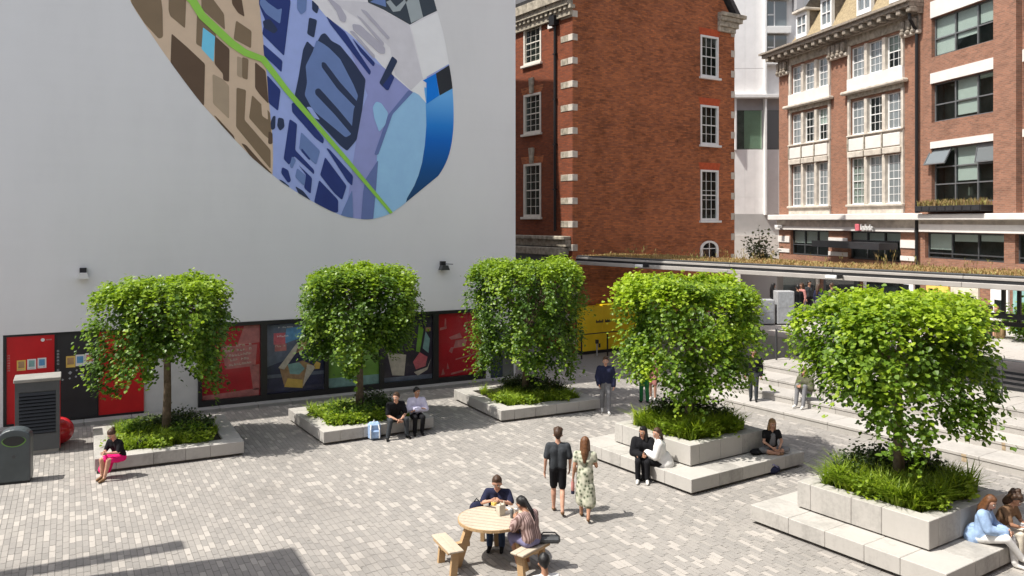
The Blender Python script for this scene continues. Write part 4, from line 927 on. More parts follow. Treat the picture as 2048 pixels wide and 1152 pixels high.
for n_, z0, z1, dx in ((1.0, 3.12, 3.27, -13.0), (2.2, 2.78, 2.90, -13.0), (3.25, 3.9, 4.1, -13.0)):
    MB().box(dx if n_ < 3 else E0 + 6, E1, n_, n_ + .14, z0, z1).build('beam', M['steel'], can)
for k in range(7):
    x = -12.5 + k * 3.0; MB().box(x, x + .10, 1.0, 1.1, 3.28, 4.11).box(x, x + .10, 2.2, 2.3, 2.91, 4.11).build('hanger', M['steel'], can); MB().tube([(x + .06, 3.15, 1.2), (x + .06, 3.15, 3.7)], .07, 8).build('column', M['steel'], can)
def blades(mb_v, mb_f, tone, x, y, z, h, w, lean, az, t):
    """one bent blade of two quads and a tip"""
    o = len(mb_v); dx, dy = math.cos(az), math.sin(az); px_, py_ = -dy * w, dx * w
    for q, k in ((0, 1.0), (.5, .8)):
        r_ = lean * q * q; cx, cy, cz = x + dx * r_, y + dy * r_, z + h * q
        mb_v += [(cx - px_ * k, cy - py_ * k, cz), (cx + px_ * k, cy + py_ * k, cz)]
    mb_v.append((x + dx * lean, y + dy * lean, z + h * (1 - .25 * min(1, lean / h))))
    mb_f += [(o, o + 1, o + 3, o + 2), (o + 2, o + 3, o + 4)]; tone += [t, t]
def toned(name, v, f, tone, mat, parent=None, loc=None, rot=None):
    me = bpy.data.meshes.new(name); me.from_pydata(v, [], f); me.materials.append(mat)
    me.attributes.new('tone', 'FLOAT', 'FACE').data.foreach_set('value', np.clip(tone, 0, 1)); me.update(); return put(name, me, parent, loc, rot)
rs = random.Random(31); v, f, t = [], [], []
for k in range(34000):
    x = rs.uniform(E0, E1); y = .3 + rs.random() ** 1.3 * (DEP - .3); hv = .5 + .5 * math.sin(x * 1.3 + math.sin(y * 2.1) * 2)
    blades(v, f, t, x, y, 4.36, rs.uniform(.05, .14) * (1 + .4 * hv), .018, rs.uniform(.02, .09), rs.uniform(0, 6.28), rs.gauss(.45, .25) + .15 * (hv - .5))
o = toned('sedum', v, f, t, M['sedum'], None, tuple(CE(0, 25.3)), CROT); tag(o, 'orange brown dry sedum carpet on the canopy roof', 'plants', kind='stuff')
v, f, t = [], [], []
for k in range(420):
    x = rs.uniform(E0, E1); q = (math.sin(x * .9) + math.sin(x * 2.3 + 1)) * .5
    if rs.random() > .35 + .5 * q: continue
    y = rs.uniform(.6, DEP); h = rs.uniform(.16, .5) * (1.3 if -25 < x < -13 else .9); blades(v, f, t, x, y, 4.36, h, .008, rs.uniform(.02, .2), rs.uniform(0, 6.28), rs.gauss(.5, .25))
    for j in range(4): blades(v, f, t, x + rs.uniform(-.08, .08), y, 4.36 + h * rs.uniform(.5, .9), .12, .014, rs.uniform(.03, .1), rs.uniform(0, 6.28), rs.gauss(.55, .25))
o = toned('dry_grass', v, f, t, M['straw'], None, tuple(CE(0, 25.3)), CROT); tag(o, 'tall dry stems and pale grasses standing on the canopy roof', 'plants', kind='stuff')
v, f, t = [], [], []
for k in range(900): blades(v, f, t, rs.uniform(PQ.x(1858), PQ.x(1991)), rs.uniform(-.72, -.1), Y(412), rs.uniform(.12, .42), .022, rs.uniform(.05, .2), rs.uniform(0, 6.28), rs.gauss(.5, .25))
o = toned('window_box_grass', v, f, t, M['straw'], None, (CP.x, CP.y, 0), PQ.rot); tag(o, 'dry green grass growing in the window box of the brown brick building', 'plants', kind='stuff')
def floodlight(e, label):
    o = thing('floodlight', label, 'floodlight', tuple(CE(e, 25.15, 4.12)), CROT, 'floodlights on the canopy edge')
    MB().cbox(-.2, .2, -.34, -.14, -.02, .1, .03).build('head', M['white_paint'], o); MB().box(.2, .24, -.3, .02, -.01, .12).build('bracket', M['steel'], o)
def e_of(px): return min(((abs(1024 + FOC * (F_[0] * e + N_[0] * 25.1) / (F_[1] * e + N_[1] * 25.1) - px), e) for e in [E0 + .1 * k for k in range(320)]))[1]
floodlight(e_of(1285), 'small white floodlight on the canopy edge above the fourth tree'); floodlight(e_of(1672), 'small white floodlight on the canopy edge above the nearest tree')

# grey-leaved bush in front of the white building
def bush(name, label, cat, loc, rx, ry, h, nleaf, mat, size, seed, group=None, stem=True):
    q = random.Random(seed); o = thing(name, label, cat, loc, q.uniform(0, 6), group); v, f, t = [], [], []; st = MB()
    for k in range(int(nleaf / 14)):
        a = q.uniform(0, 6.283); rr = q.random() ** .5; zz = q.random(); tip = Vector((rx * rr * math.cos(a) * (.5 + .6 * zz), ry * rr * math.sin(a) * (.5 + .6 * zz), h * (.15 + .85 * zz) * (1 - .35 * rr * rr)))
        root = Vector((tip.x * .15, tip.y * .15, 0))
        if k % 3 == 0: st.tube([root, root.lerp(tip, .6) + Vector((0, 0, .04)), tip], [.012 * h, .008 * h, .003], 4)
        tv_ = q.gauss(.5, .2)
        for j in range(14):
            p = root.lerp(tip, .45 + .55 * (j + 1) / 14) + Vector((q.gauss(0, size), q.gauss(0, size), q.gauss(0, size * .8)))
            leaf(v, f, t, p, Vector((math.cos(a) + q.gauss(0, .7), math.sin(a) + q.gauss(0, .7), q.gauss(.1, .5))), Vector((q.gauss(0, .5), q.gauss(0, .5), 1)), size * q.uniform(.7, 1.3), tv_ + q.gauss(0, .15))
    toned('foliage', v, f, t, mat, o)['kind'] = 'stuff'
    if stem: st.build('stem', M['bark'], o)['kind'] = 'stuff'
    return o
def leaf(v, f, t, p, d, nrm, s_, tone, wd=.46):
    d = d.normalized(); sd = d.cross(nrm)
    if sd.length < 1e-4: sd = d.cross(Vector((1, 0, 0)))
    sd.normalize(); up_ = sd.cross(d); o = len(v)
    for (a, b, c) in ((0, 0, 0), (.30, -wd, .10), (.68, -wd * .8, .06), (1, 0, -.06), (.68, wd * .8, .06), (.30, wd, .10)): v.append(tuple(p + d * (a * s_) + sd * (b * s_) + up_ * (c * s_)))
    f.append((o, o + 1, o + 2, o + 3)); f.append((o, o + 3, o + 4, o + 5)); t += [tone, tone - .04]
bush('grey_bush', 'loose grey-green bush in front of the white clad building', 'bush', tuple(rd((1524 - 1024) / FOC * 47, 47, 3.1)), 1.0, 1.0, 2.6, 620, M['grey_leaf'], .16, 5)
bush('hedge_bush', 'light green bushy hedge on the upper square at the right edge of the picture', 'bush', tuple(rd(19.9, 31.5, ZU)), 1.1, 1.4, 1.9, 2600, M['leaf'], .12, 8)
MB().cbox(-1.0, 1.0, -1.0, 1.0, 0, 3.1, .03).build('bush_tub', M['stone'], bpy.data.objects['grey_bush'], (0, 0, -3.12))

# ================================================================== PLANTERS WITH TREES
ZB = .36
def block_ring(par, w, z0, z1, n, rim, name='stone_block', q=None, top=True):
    """four sides of mitred-looking blocks; local square of half width w"""
    q = q or random.Random(1)
    for side in range(4):
        cuts = [-w + rim] + [-w + rim + (2 * w - rim) * (k + q.uniform(-.12, .12)) / n for k in range(1, n)] + [w]
        for k in range(n):
            a, b = cuts[k], cuts[k + 1]; d = q.uniform(-.002, .002)
            o = MB().cbox(a + .0025, b - .0025, -w, -w + rim - .003, z0, z1 + d, .009).build(name, M['stone'], par); o.rotation_euler = (0, 0, side * math.pi / 2)
def planter(label, c, fdir, w, upper=None, seed=1, n=4, ztop=.86, uw=1.3, off_=(0, 0)):
    rot = math.atan2(fdir.y, fdir.x); o = thing('planter', label, 'planter', (c.x, c.y, 0), rot, 'stone planter benches under the trees'); q = random.Random(seed)
    MB().box(-w + .12, w - .12, -w + .12, w - .12, 0, .07).build('plinth', M['joint'], o)
    if not upper:
        block_ring(o, w, .065, ZB, n, .46, q=q); MB().box(-w + .45, w - .45, -w + .45, w - .45, .06, ZB - .06).build('soil', M['soil'], o); return o, ZB - .06, w - .46
    block_ring(o, w, .065, ZB, n, .9, q=q)
    u = put('upper_tier', None, o, (off_[0], off_[1], 0))
    MB().box(-uw + .06, uw - .06, -uw + .06, uw - .06, ZB - .1, ZB + .035).build('plinth', M['joint'], u)
    block_ring(u, uw, ZB + .03, ztop, 3, .30, q=q); MB().box(-uw + .29, uw - .29, -uw + .29, uw - .29, ZB, ztop - .05).build('soil', M['soil'], u)
    return o, ztop - .05, uw - .30
W1 = Vector((1, 0, 0)); BV = dirv(.826, .5635)
def cen(r, d): return rd(r, d)
plist = []
def pl_dir(deg): a = R(deg); return dirv(math.sin(a), math.cos(a))          # deg from the view direction
plist.append((planter('single-tier stone planter under the leftmost tree, beside the louvred cabinet', cen(-9.12, 21.75), pl_dir(62.5), 1.70, seed=2), cen(-9.12, 21.75)))
plist.append((planter('single-tier stone planter where two men sit side by side', cen(-4.47, 24.15), pl_dir(58.5), 1.62, seed=3), cen(-4.47, 24.15)))
plist.append((planter('single-tier stone planter nearest the end of the white wall', cen(.42, 26.75), pl_dir(62.5), 1.75, seed=4), cen(.42, 26.75)))
plist.append((planter('two-tier stone planter with two women sitting close together on its left side', cen(4.41, 20.62), pl_dir(55.7), 1.95, True, 5, 4, .85, 1.30, (0, 0)), cen(4.41, 20.62)))
plist.append((planter('two-tier stone planter in the right foreground', cen(7.43, 15.84), pl_dir(55.7), 1.95, True, 6, 4, .88, 1.32, (0, 0)), cen(7.43, 15.84)))

def tree(label, loc, zbase, ztop, half, zbot, seed, lean, nt=430, sparse=0.0, mat='leaf'):
    q = random.Random(seed); o = thing('tree', label, 'tree', (loc.x, loc.y, zbase), q.uniform(-.3, .3) + YAW * -1, 'flat-topped trees in stone planters'); H = ztop - zbase; hb = zbot - zbase
    fork = hb + (H - hb) * .28
    bend = [(0, 0, -.05), (lean * .3 + .02, .02, fork * .5), (lean, 0, fork), (lean * .8, .03, fork + .5)]
    MB().tube(bend, [.125, .095, .085, .06], 10).build('trunk', M['bark'], o, smooth=True)
    nl = 9; limb_ends = []
    for k in range(nl):
        a = 6.283 * k / nl + q.uniform(-.25, .25); rr = half * q.uniform(.55, .85); z1 = H - q.uniform(.35, .8)
        p0 = Vector((lean, 0, fork - q.uniform(0, .25))); p2 = Vector((rr * math.cos(a), rr * math.sin(a), z1)); p1 = p0.lerp(p2, .45) + Vector((0, 0, .25))
        mb = MB().tube([p0, p1, p2], [.05, .035, .016], 6)
        for j in range(4):
            b = p1.lerp(p2, q.random()); e = b + Vector((q.uniform(-.7, .7), q.uniform(-.7, .7), q.uniform(-.45, .25))); mb.tube([b, b.lerp(e, .5) + Vector((0, 0, .08)), e], [.016, .011, .005], 4)
        mb.build('limb', M['bark'], o, smooth=True)
    v, f, t = [], [], []; ph = [q.uniform(0, 6.28) for _ in range(6)]
    def rad(a): return half * (abs(math.cos(a)) ** 4.0 + abs(math.sin(a)) ** 4.0) ** (-1 / 4.0) * (1 + .07 * math.sin(3 * a + ph[0]) + .05 * math.sin(5 * a + ph[1]))
    for k in range(nt):
        a = q.uniform(0, 6.283); r0 = rad(a); u = q.random()
        if u < .34:   kind = 0; rr = r0 * q.random() ** .5 * .97
        elif u < .86: kind = 1; rr = r0 * (1.02 - .30 * q.random() ** 1.6)
        else:         kind = 2; rr = r0 * q.uniform(.2, .8)
        out = Vector((math.cos(a), math.sin(a), 0)); lump = .10 * math.sin(4 * out.x * rr + ph[2]) + .10 * math.sin(4.3 * out.y * rr + ph[3])
        topz = H - .12 - .36 * (rr / r0) ** 6 + lump * .3 - q.uniform(0, .24)
        low = hb + .34 * math.sin(2 * a + ph[4]) + .26 * math.sin(5 * a + ph[5])
        if kind == 0: z = topz
        elif kind == 1: z = topz - (topz - low) * q.random() ** 1.0 * 1.0; 
        else: z = max(low + .5, topz - q.uniform(.1, 1.0) * (topz - low) * .8)
        if sparse and kind and q.random() < sparse and z < topz - .5: continue
        if kind == 1: rr *= 1 - .30 * max(0, (topz - z) / (topz - low) - .5)
        cv_ = mnoise.noise(Vector((out.x * rr * 1.25 + seed * 3.1, out.y * rr * 1.25, z * 1.25)))
        if kind == 1: rr *= .97 + max(-.30, min(.05, cv_ * .6))
        elif kind == 0: z += .20 * cv_
        p = Vector((rr * math.cos(a), rr * math.sin(a), z)); L = (q.uniform(.3, .65) if q.random() < .8 else q.uniform(.6, .95)) if kind < 2 else .4
        hang = L * (.55 if kind == 0 else 1.0); og = .42 if kind == 0 else .14
        if kind == 1 and q.random() < .22: og = q.uniform(.4, .75)
        floor_ = low - (.55 if q.random() < .10 else .05) - q.uniform(0, .12)
        n_l = 34 if kind < 2 else 15; tv_ = .38 + .13 * q.gauss(0, 1) + (.44 if kind == 0 else .04) + lump * .4 + .35 * cv_  # crown-top leaves get a lighter tone, sunlight put into their colour
        az = a + q.gauss(0, .9 if kind == 0 else .35); dd = Vector((math.cos(az), math.sin(az), 0))
        for j in range(n_l):
            s_ = (j + .5) / n_l; c = p + dd * (L * og * s_ * 1.2) + Vector((0, 0, .10 * math.sin(s_ * 3.1) - hang * s_ * s_))
            c += Vector((q.gauss(0, .08), q.gauss(0, .08), q.gauss(0, .065)))
            if c.z < floor_: continue
            tip = (dd * .6 + Vector((q.gauss(0, .6), q.gauss(0, .6), (-.15 if kind == 0 else -.5) + q.gauss(0, .35)))); nn = out * (.15 if kind == 0 else .65) + Vector((q.gauss(0, .35), q.gauss(0, .35), .95))
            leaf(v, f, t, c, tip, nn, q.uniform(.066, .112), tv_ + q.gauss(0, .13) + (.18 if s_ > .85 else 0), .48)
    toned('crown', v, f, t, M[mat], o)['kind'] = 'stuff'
    return o
TR = [('leftmost flat-topped tree, in the planter with the woman in a pink skirt', 4.50, 1.42, 2.0, 11, .03, 720, .05, 'leaf'),
      ('flat-topped tree on a straight bare trunk, in the planter with the two men', 4.68, 1.40, 2.25, 12, -.02, 800, 0, 'leaf'),
      ('flat-topped tree covering the end of the white wall, hanging low towards its planter', 4.76, 1.70, 1.45, 13, .02, 800, .05, 'leaf'),
      ('bright flat-topped tree in the two-tier planter behind the women in coats', 4.66, 1.49, 2.05, 14, .04, 800, .08, 'leaf_lime'),
      ('nearest flat-topped tree, bright and more open, in the right foreground planter', 4.62, 1.44, 2.35, 15, -.05, 780, .28, 'leaf_lime')]
for ((pl, zs, hw), c), (lab, zt, half, zb, sd, ln, nt, sp, mt) in zip(plist, TR): tree(lab, c, zs - .02, zt, half, zb, sd, ln, nt, sp, mt)
def ground_cover(label, c, rot, hw, z, seed, bright, hmul=1.0):
    q = random.Random(seed); v, f, t = [], [], []
    for k in range(420):
        x, y = q.uniform(-hw, hw), q.uniform(-hw, hw); b_ = bright(x / hw, y / hw)
        if q.random() > b_: continue
        h = q.uniform(.24, .50) * hmul; tv_ = q.gauss(.5, .15)
        for j in range(22): blades(v, f, t, x + q.gauss(0, .04), y + q.gauss(0, .04), z, h * q.uniform(.6, 1.1), q.uniform(.009, .016) * (1.5 if hmul > 1.2 else 1), h * q.uniform(.3, 1.05), q.uniform(0, 6.28), tv_ + q.gauss(0, .15))
    o = toned('planting', v, f, t, M['grass'], None, (c.x, c.y, 0), rot); tag(o, label, 'plants', kind='stuff')
GC = [('grassy green planting in the planter of the leftmost tree', lambda x, y: .95 if x + y * .3 < .1 else .12, .85), ('low grassy planting in the planter beside the two men', lambda x, y: .95 if x < .15 else .12, .85),
      ('grassy planting in the planter at the end of the white wall', lambda x, y: .95 if y < -.05 else .12, .9), ('long-bladed grass in the two-tier planter behind the women in coats', lambda x, y: .95 if y < -.05 or x < -.35 else .08, 1.3), ('long-bladed grass in the right foreground two-tier planter', lambda x, y: .95 if y < .05 or x < -.25 else .08, 1.3)]
SH = [[(.3, .5, .6, .5), (-.75, .2, .45, .4), (.75, .1, .5, .45), (.55, -.45, .45, .4), (-.35, .7, .5, .4)], [(.6, .5, .55, .55), (-.6, -.1, .6, .42), (-.1, -.55, .5, .40), (.7, -.3, .4, .45)], [(.55, .4, .65, .62), (.75, -.35, .5, .45), (0, .75, .5, .5), (.2, -.1, .4, .4)], [(.1, .7, .5, .6), (.7, .3, .5, .6), (-.3, .75, .45, .55), (.65, -.4, .45, .5)], [(.7, .5, .5, .6), (.2, .8, .5, .55), (.8, -.1, .4, .55), (-.5, .75, .45, .45)]]
SHN = [['dark rear', 'bright green left-hand', 'dark right-hand', 'light green front', 'dark leafy rear left'], ['dark rear', 'bright green left-hand', 'bright green front', 'dark right-hand'], ['large dark', 'dark right-hand', 'dark rear', 'low middle'], ['dark rear', 'tall dark right-hand', 'dark rear left', 'small dark front right'], ['tall dark right-hand', 'dark rear', 'dark front right', 'dark rear left']]
names5 = ['planter of the leftmost tree', 'planter with the two men', 'planter at the end of the white wall', 'planter behind the women in coats', 'right foreground planter']
for k, (((pl, zs, hw), c), (lab, br, hm)) in enumerate(zip(plist, GC)):
    rot = pl.rotation_euler.z; ground_cover(lab, c, rot, hw - .04, zs, 50 + k, br, hm)
    for j, (sx, sy, sr, shh) in enumerate(SH[k]):
        p = Vector((sx * hw * .8, sy * hw * .8, 0)); p.rotate(Matrix.Rotation(rot, 3, 'Z'))
        light = (k == 1 and j in (1, 2)) or (k == 0 and j in (1, 3))
        bush('shrub', SHN[k][j] + ' shrub in the ' + names5[k], 'shrub', (c.x + p.x, c.y + p.y, zs), sr * 1.05, sr * 1.0, shh * (1.45 if k > 2 else 1.25), 1700, M['leaf' if light else 'shrub'], .062, 300 + k * 10 + j, 'low shrubs in the ' + names5[k])

EDG = [[(-.95, -.6), (-.2, -1.0), (.6, -.95)], [(-.95, -.8), (-.45, -1.0), (-1.0, .3), (.25, -.95)], [(-.95, -.5), (-.4, -1.0), (.45, -1.0)], [(-1.0, -.3), (-.4, -1.0), (.5, -1.0)], [(-1.0, .0), (-.6, -1.0), (.4, -1.0)]]
EDN = ['left-hand', 'front middle', 'front right-hand', 'front right-end']
for k, ((pl, zs, hw), c) in enumerate(plist):
    rot = pl.rotation_euler.z
    for j, (sx, sy) in enumerate(EDG[k]):
        p = Vector((sx * (hw - .12), sy * (hw - .12), 0)); p.rotate(Matrix.Rotation(rot, 3, 'Z'))
        bush('leafy_clump', 'leafy clump at the ' + EDN[j] + ' edge, ' + names5[k], 'plant', (c.x + p.x, c.y + p.y, zs), .42, .36, .34 if k < 3 else .40, 620, M['grass'], .075, 600 + k * 10 + j, 'leafy clumps at the planter edges')

# ================================================================== STREET FURNITURE
bp_ = G(30, 968); bn = thing('litter_bin', 'dark grey arched litter bin with a lime-edged slot', 'bin', (bp_.x, bp_.y + .2, 0), -.12)
def arch(w, z0, zs, h, n=12): return [(-w, z0), (w, z0)] + [(w * math.cos(math.pi * k / n), zs + h * math.sin(math.pi * k / n)) for k in range(n + 1)]
body = MB().prism(arch(.33, .04, 1.02, .22), -.2, .2); o = body.build('body', M['bin'], bn)
bv = o.modifiers.new('edge', 'BEVEL'); bv.width = .035; bv.segments = 3; bv.limit_method = 'ANGLE'
MB().box(-.31, .31, -.18, .18, 0, .04).build('foot', M['steel'], bn)
n_ = 14; o1 = [(.25 * math.cos(math.pi * k / n_), .95 + .02 * math.cos(2 * math.pi * k / n_) + .17 * math.sin(math.pi * k / n_)) for k in range(n_ + 1)]; o2 = [(.25 * math.cos(math.pi * k / n_), 1.02 - .16 * math.sin(math.pi * k / n_)) for k in range(n_ + 1)]
MB().prism([(x, z - .02) for x, z in o1] + [(x, z - .02) for x, z in o2[::-1]][1:-1], -.206, -.2).build('slot_rim', M['green_trim'], bn)
MB().prism([(x * .92, z - .015) for x, z in o1] + [(x * .92, z + .0) for x, z in o2[::-1]][1:-1], -.212, -.2061).build('slot', M['black_frame'], bn)
MB().prism([(.04 * math.cos(k * .7854), .62 + .04 * math.sin(k * .7854)) for k in range(8)], -.2045, -.2).build('emblem', M['dark_metal'], bn)

cbp = G(75, 909); cb = thing('louvred_cabinet', 'grey cabinet with dark louvres, red sides and a pale top', 'cabinet', (cbp.x, cbp.y, 0), 0)
cx0, cx1 = -.5, .5
MB().box(cx0 + .02, cx1 - .02, .02, .75, .0, .10).build('base', M['beige_top'], cb)
MB().box(cx0, cx1, .03, .75, .101, 1.86).build('body', M['cabinet_grey'], cb)
for s_ in (cx0 - .012, cx1): MB().box(s_, s_ + .012, .02, .74, .102, 1.86).build('side_panel', M['red_panel'], cb)
MB().box(cx0, cx1, .0, .029, .102, .52).box(cx0, cx0 + .09, .0, .029, .521, 1.62).box(cx1 - .09, cx1, .0, .029, .521, 1.62).box(cx0, cx1, .0, .029, 1.621, 1.86).build('door_frame', M['cabinet_grey'], cb)
for k in range(12): z = .55 + k * .088; MB().add([(cx0 + .092, -.02, z), (cx1 - .092, -.02, z), (cx1 - .092, .025, z + .075), (cx0 + .092, .025, z + .075), (cx0 + .092, -.012, z - .006), (cx1 - .092, -.012, z - .006)], [(0, 1, 2, 3), (4, 5, 1, 0)]).build('louvre', M['black_frame'], cb)
MB().cbox(cx0 - .03, cx1 + .03, -.04, .80, 1.862, 1.95, .012).build('top', M['beige_top'], cb)
rb = G(119, 893); b_ = thing('ball_seat', 'shiny red ball seat beside the louvred cabinet', 'seat', (rb.x - .02, rb.y + .3, 0)); MB().ball((0, 0, .36), .37, 20, 0, (1, 1, .97)).build('ball', M['red_ball'], b_, smooth=True)

# round picnic table with three benches
tc = rd(-.34, 14.56); TA = [R(205), R(323), R(84)]
tb = thing('picnic_table', 'round pale wooden picnic table with three attached benches', 'table', (tc.x, tc.y, 0), -YAW)
# local x = image right, local y = away
RT = .60; npl = 9
for k in range(npl):
    x0 = -RT + 2 * RT * k / npl + .006; x1 = -RT + 2 * RT * (k + 1) / npl - .006; pts = []
    for i in range(7): x = x0 + (x1 - x0) * i / 6; pts.append((x, math.sqrt(max(.0004, RT * RT - x * x))))
    poly = [(x, -y) for x, y in pts] + [(x, y) for x, y in pts[::-1]]; o = MB().prismz(poly, .705, .75).build('table_plank', M['wood'], tb); o.rotation_euler = (0, 0, R(72))
rm = MB()
for k in range(28):
    a0, a1 = 2 * math.pi * k / 28, 2 * math.pi * (k + .97) / 28; rm.prismz([(RT * .99 * math.cos(a0), RT * .99 * math.sin(a0)), (1.03 * RT * math.cos(a0), 1.03 * RT * math.sin(a0)), (1.03 * RT * math.cos(a1), 1.03 * RT * math.sin(a1)), (RT * .99 * math.cos(a1), RT * .99 * math.sin(a1))], .70, .748)
rm.build('table_rim', M['wood_leg'], tb)
for a in TA:
    ar = put('bench', None, tb); ar.rotation_euler = (0, 0, a)
    for s_ in (0, 1): MB().cbox(.72 + s_ * .135, .72 + s_ * .135 + .13, -.44, .44, .42, .455, .008).build('seat_plank', M['wood'], ar)
    for y in (-.3, .3):
        MB().add([(.80, y - .035, 0), (.92, y - .035, 0), (.92, y + .035, 0), (.80, y + .035, 0), (.76, y - .035, .418), (.88, y - .035, .418), (.88, y + .035, .418), (.76, y + .035, .418)], [(0, 3, 2, 1), (4, 5, 6, 7), (0, 1, 5, 4), (1, 2, 6, 5), (2, 3, 7, 6), (3, 0, 4, 7)]).build('leg', M['wood_leg'], ar)
    y = 0
    MB().add([(.62, -.05, .0), (.76, -.05, .0), (.76, .05, .0), (.62, .05, .0), (.36, -.05, .70), (.50, -.05, .70), (.50, .05, .70), (.36, .05, .70)], [(0, 3, 2, 1), (4, 5, 6, 7), (0, 1, 5, 4), (1, 2, 6, 5), (2, 3, 7, 6), (3, 0, 4, 7)]).build('table_leg', M['wood_leg'], ar)
    MB().box(.45, .96, -.048, .048, .34, .415).build('brace', M['wood_leg'], ar); MB().box(.72, .98, -.36, .36, .382, .418).build('brace', M['wood_leg'], ar)
def tloc(x, y, z=.75): c_, s_ = math.cos(-YAW), math.sin(-YAW); return (tc.x + x * c_ - y * s_, tc.y + x * s_ + y * c_, z)
o = thing('paper_bag', 'cream paper takeaway bag standing on the picnic table', 'bag', tloc(.14, .12), .3)
MB().prism([(-.07, 0), (.07, 0), (.075, .19), (-.075, .19)], -.045, .045).box(-.05, -.035, -.046, -.03, .19, .25).box(.035, .05, -.046, -.03, .19, .25).build('bag', M['cream_print'], o)
o = thing('food_tray', 'open white takeaway box with brown food on the picnic table', 'food box', tloc(.22, .26), .2)
MB().prismz([(-.1, -.08), (.1, -.08), (.1, .08), (-.1, .08)], 0, .02).box(-.11, -.1, -.08, .08, 0, .06).box(.1, .11, -.08, .08, 0, .06).box(-.1, .1, .08, .09, 0, .06).box(-.1, .1, -.09, -.08, 0, .06).build('box', M['white_print'], o); MB().ball((0, 0, .03), .07, 8, 0, (1.1, .9, .4)).build('food', M['tan_print'], o)
o = thing('drink_can', 'slim grey drink can on the picnic table', 'can', tloc(.34, -.02)); MB().lathe([(.026, 0), (.033, .012), (.033, .15), (.024, .165)], 12).build('can', M['mid_metal'], o, smooth=True)
o = thing('paper_cup', 'white paper cup on the picnic table in front of the woman', 'cup', tloc(.42, .1)); MB().lathe([(.028, 0), (.042, .12), (.044, .122)], 12).build('cup', M['white_print'], o, smooth=True)
o = thing('wallet', 'dark red wallet lying on the picnic table', 'wallet', tloc(.47, -.06), .4); MB().cbox(-.07, .07, -.045, .045, 0, .022, .006).build('wallet', pm('dark_red_leather', (.10, .02, .025), .5), o)

# odd things on the upper square
def onu(px, py): return G(px, py, ZU)
for k, (px, w_, h, lab) in enumerate(((1534, .70, 1.12, 'pale grey metal cabinet on the upper square, left of a pair'), (1572, .75, 1.5, 'taller pale grey metal cabinet on the upper square, right of a pair'))):
    p = rd((px - 1024) / FOC * 36.5, 36.5, ZU); o = thing('metal_cabinet', lab, 'cabinet', tuple(p), -YAW); MB().cbox(-w_ / 2, w_ / 2, 0, .6, .05, h, .02).build('body', M['light_grey'], o); MB().box(-w_ / 2 + .05, w_ / 2 - .05, .05, .55, 0, .05).build('foot', M['steel'], o)
    MB().box(-w_ / 2 + .06, w_ / 2 - .06, -.008, -.001, .1, h * .5).build('door', M['grey_print'], o); MB().box(-w_ / 2 + .06, w_ / 2 - .06, -.008, -.001, h * .52, h - .05).build('door', M['grey_print'], o)
# ================================================================== PEOPLE
def skinm(n_, c): return pm(n_, c, .55, .08, 20, spec=.35)
SKIN = {'fair': skinm('fair_skin', (.52, .29, .20)), 'tan': skinm('tan_skin', (.40, .21, .13)), 'brown': skinm('brown_skin', (.26, .13, .08))}
HAIR = {'black': pm('black_hair', (.010, .009, .009), .45, .3, 30, .4, 120), 'brown': pm('brown_hair', (.055, .028, .015), .5, .35, 30, .4, 120), 'auburn': pm('auburn_hair', (.13, .055, .022), .5, .35, 30, .4, 120), 'fairhair': pm('fair_hair', (.26, .15, .07), .5, .3, 30, .4, 120)}
def cloth(n_, c, var=.15, sc=12): return pm(n_, c, .9, var, sc, .25, 26, spec=.15)
CL = {'black': cloth('black_cloth', (.012, .012, .014)), 'char': cloth('charcoal_cloth', (.045, .050, .056)), 'navy': cloth('navy_cloth', (.022, .025, .055)), 'lilac': cloth('lilac_cloth', (.56, .54, .68), .08), 'white': cloth('white_cloth', (.70, .69, .67), .08), 'cream': cloth('cream_cloth', (.66, .60, .50), .08), 'pink': cloth('hot_pink_cloth', (.78, .016, .17), .08),
      'jean': cloth('light_denim', (.30, .42, .62), .2), 'darkjean': cloth('dark_denim', (.04, .06, .11)), 'olive': cloth('olive_cloth', (.10, .10, .065)), 'grey': cloth('grey_cloth', (.19, .19, .20)), 'greyl': cloth('light_grey_cloth', (.36, .36, .38)), 'green': cloth('green_cloth', (.02, .13, .04)), 'rose': cloth('rose_cloth', (.45, .20, .18)), 'brownc': cloth('brown_cloth', (.20, .12, .07)),
      'mauve': cloth('mauve_cloth', (.20, .19, .32)), 'shoeb': cloth('black_leather', (.014, .014, .014)), 'shoew': cloth('white_leather', (.66, .65, .62), .06), 'sandal': cloth('tan_leather', (.22, .13, .07))}
n = NT('floral_cloth'); co = n.coord(); vo = n.add('ShaderNodeTexVoronoi'); vo.inputs['Scale'].default_value = 13; n.link(co, vo.inputs['Vector']); f2 = n.noise(9, 3, co)
n.base(n.ramp(n.math('ADD', n.math('MULTIPLY', vo.outputs['Distance'], .8), n.math('MULTIPLY', f2, .35)), [(.28, (.05, .06, .04)), (.40, (.22, .24, .17)), (.52, (.40, .41, .31)), (.75, (.55, .54, .43))]), .9, .15); CL['floral'] = n.m
n = NT('striped_cloth'); co = n.coord(); wv = n.add('ShaderNodeTexWave'); wv.inputs['Scale'].default_value = 9; wv.inputs['Distortion'].default_value = 1.0; n.link(co, wv.inputs['Vector'])
n.base(n.ramp(wv.outputs['Fac'], [(.3, (.16, .10, .09)), (.6, (.40, .29, .27))]), .9, .15); CL['stripe'] = n.m
EYE = pm('eye_white', (.6, .58, .55), .3, 0); IRIS = pm('dark_iris', (.015, .01, .008), .3, 0); LIP = pm('lips', (.34, .11, .10), .5, 0)
DG = bpy.context.evaluated_depsgraph_get
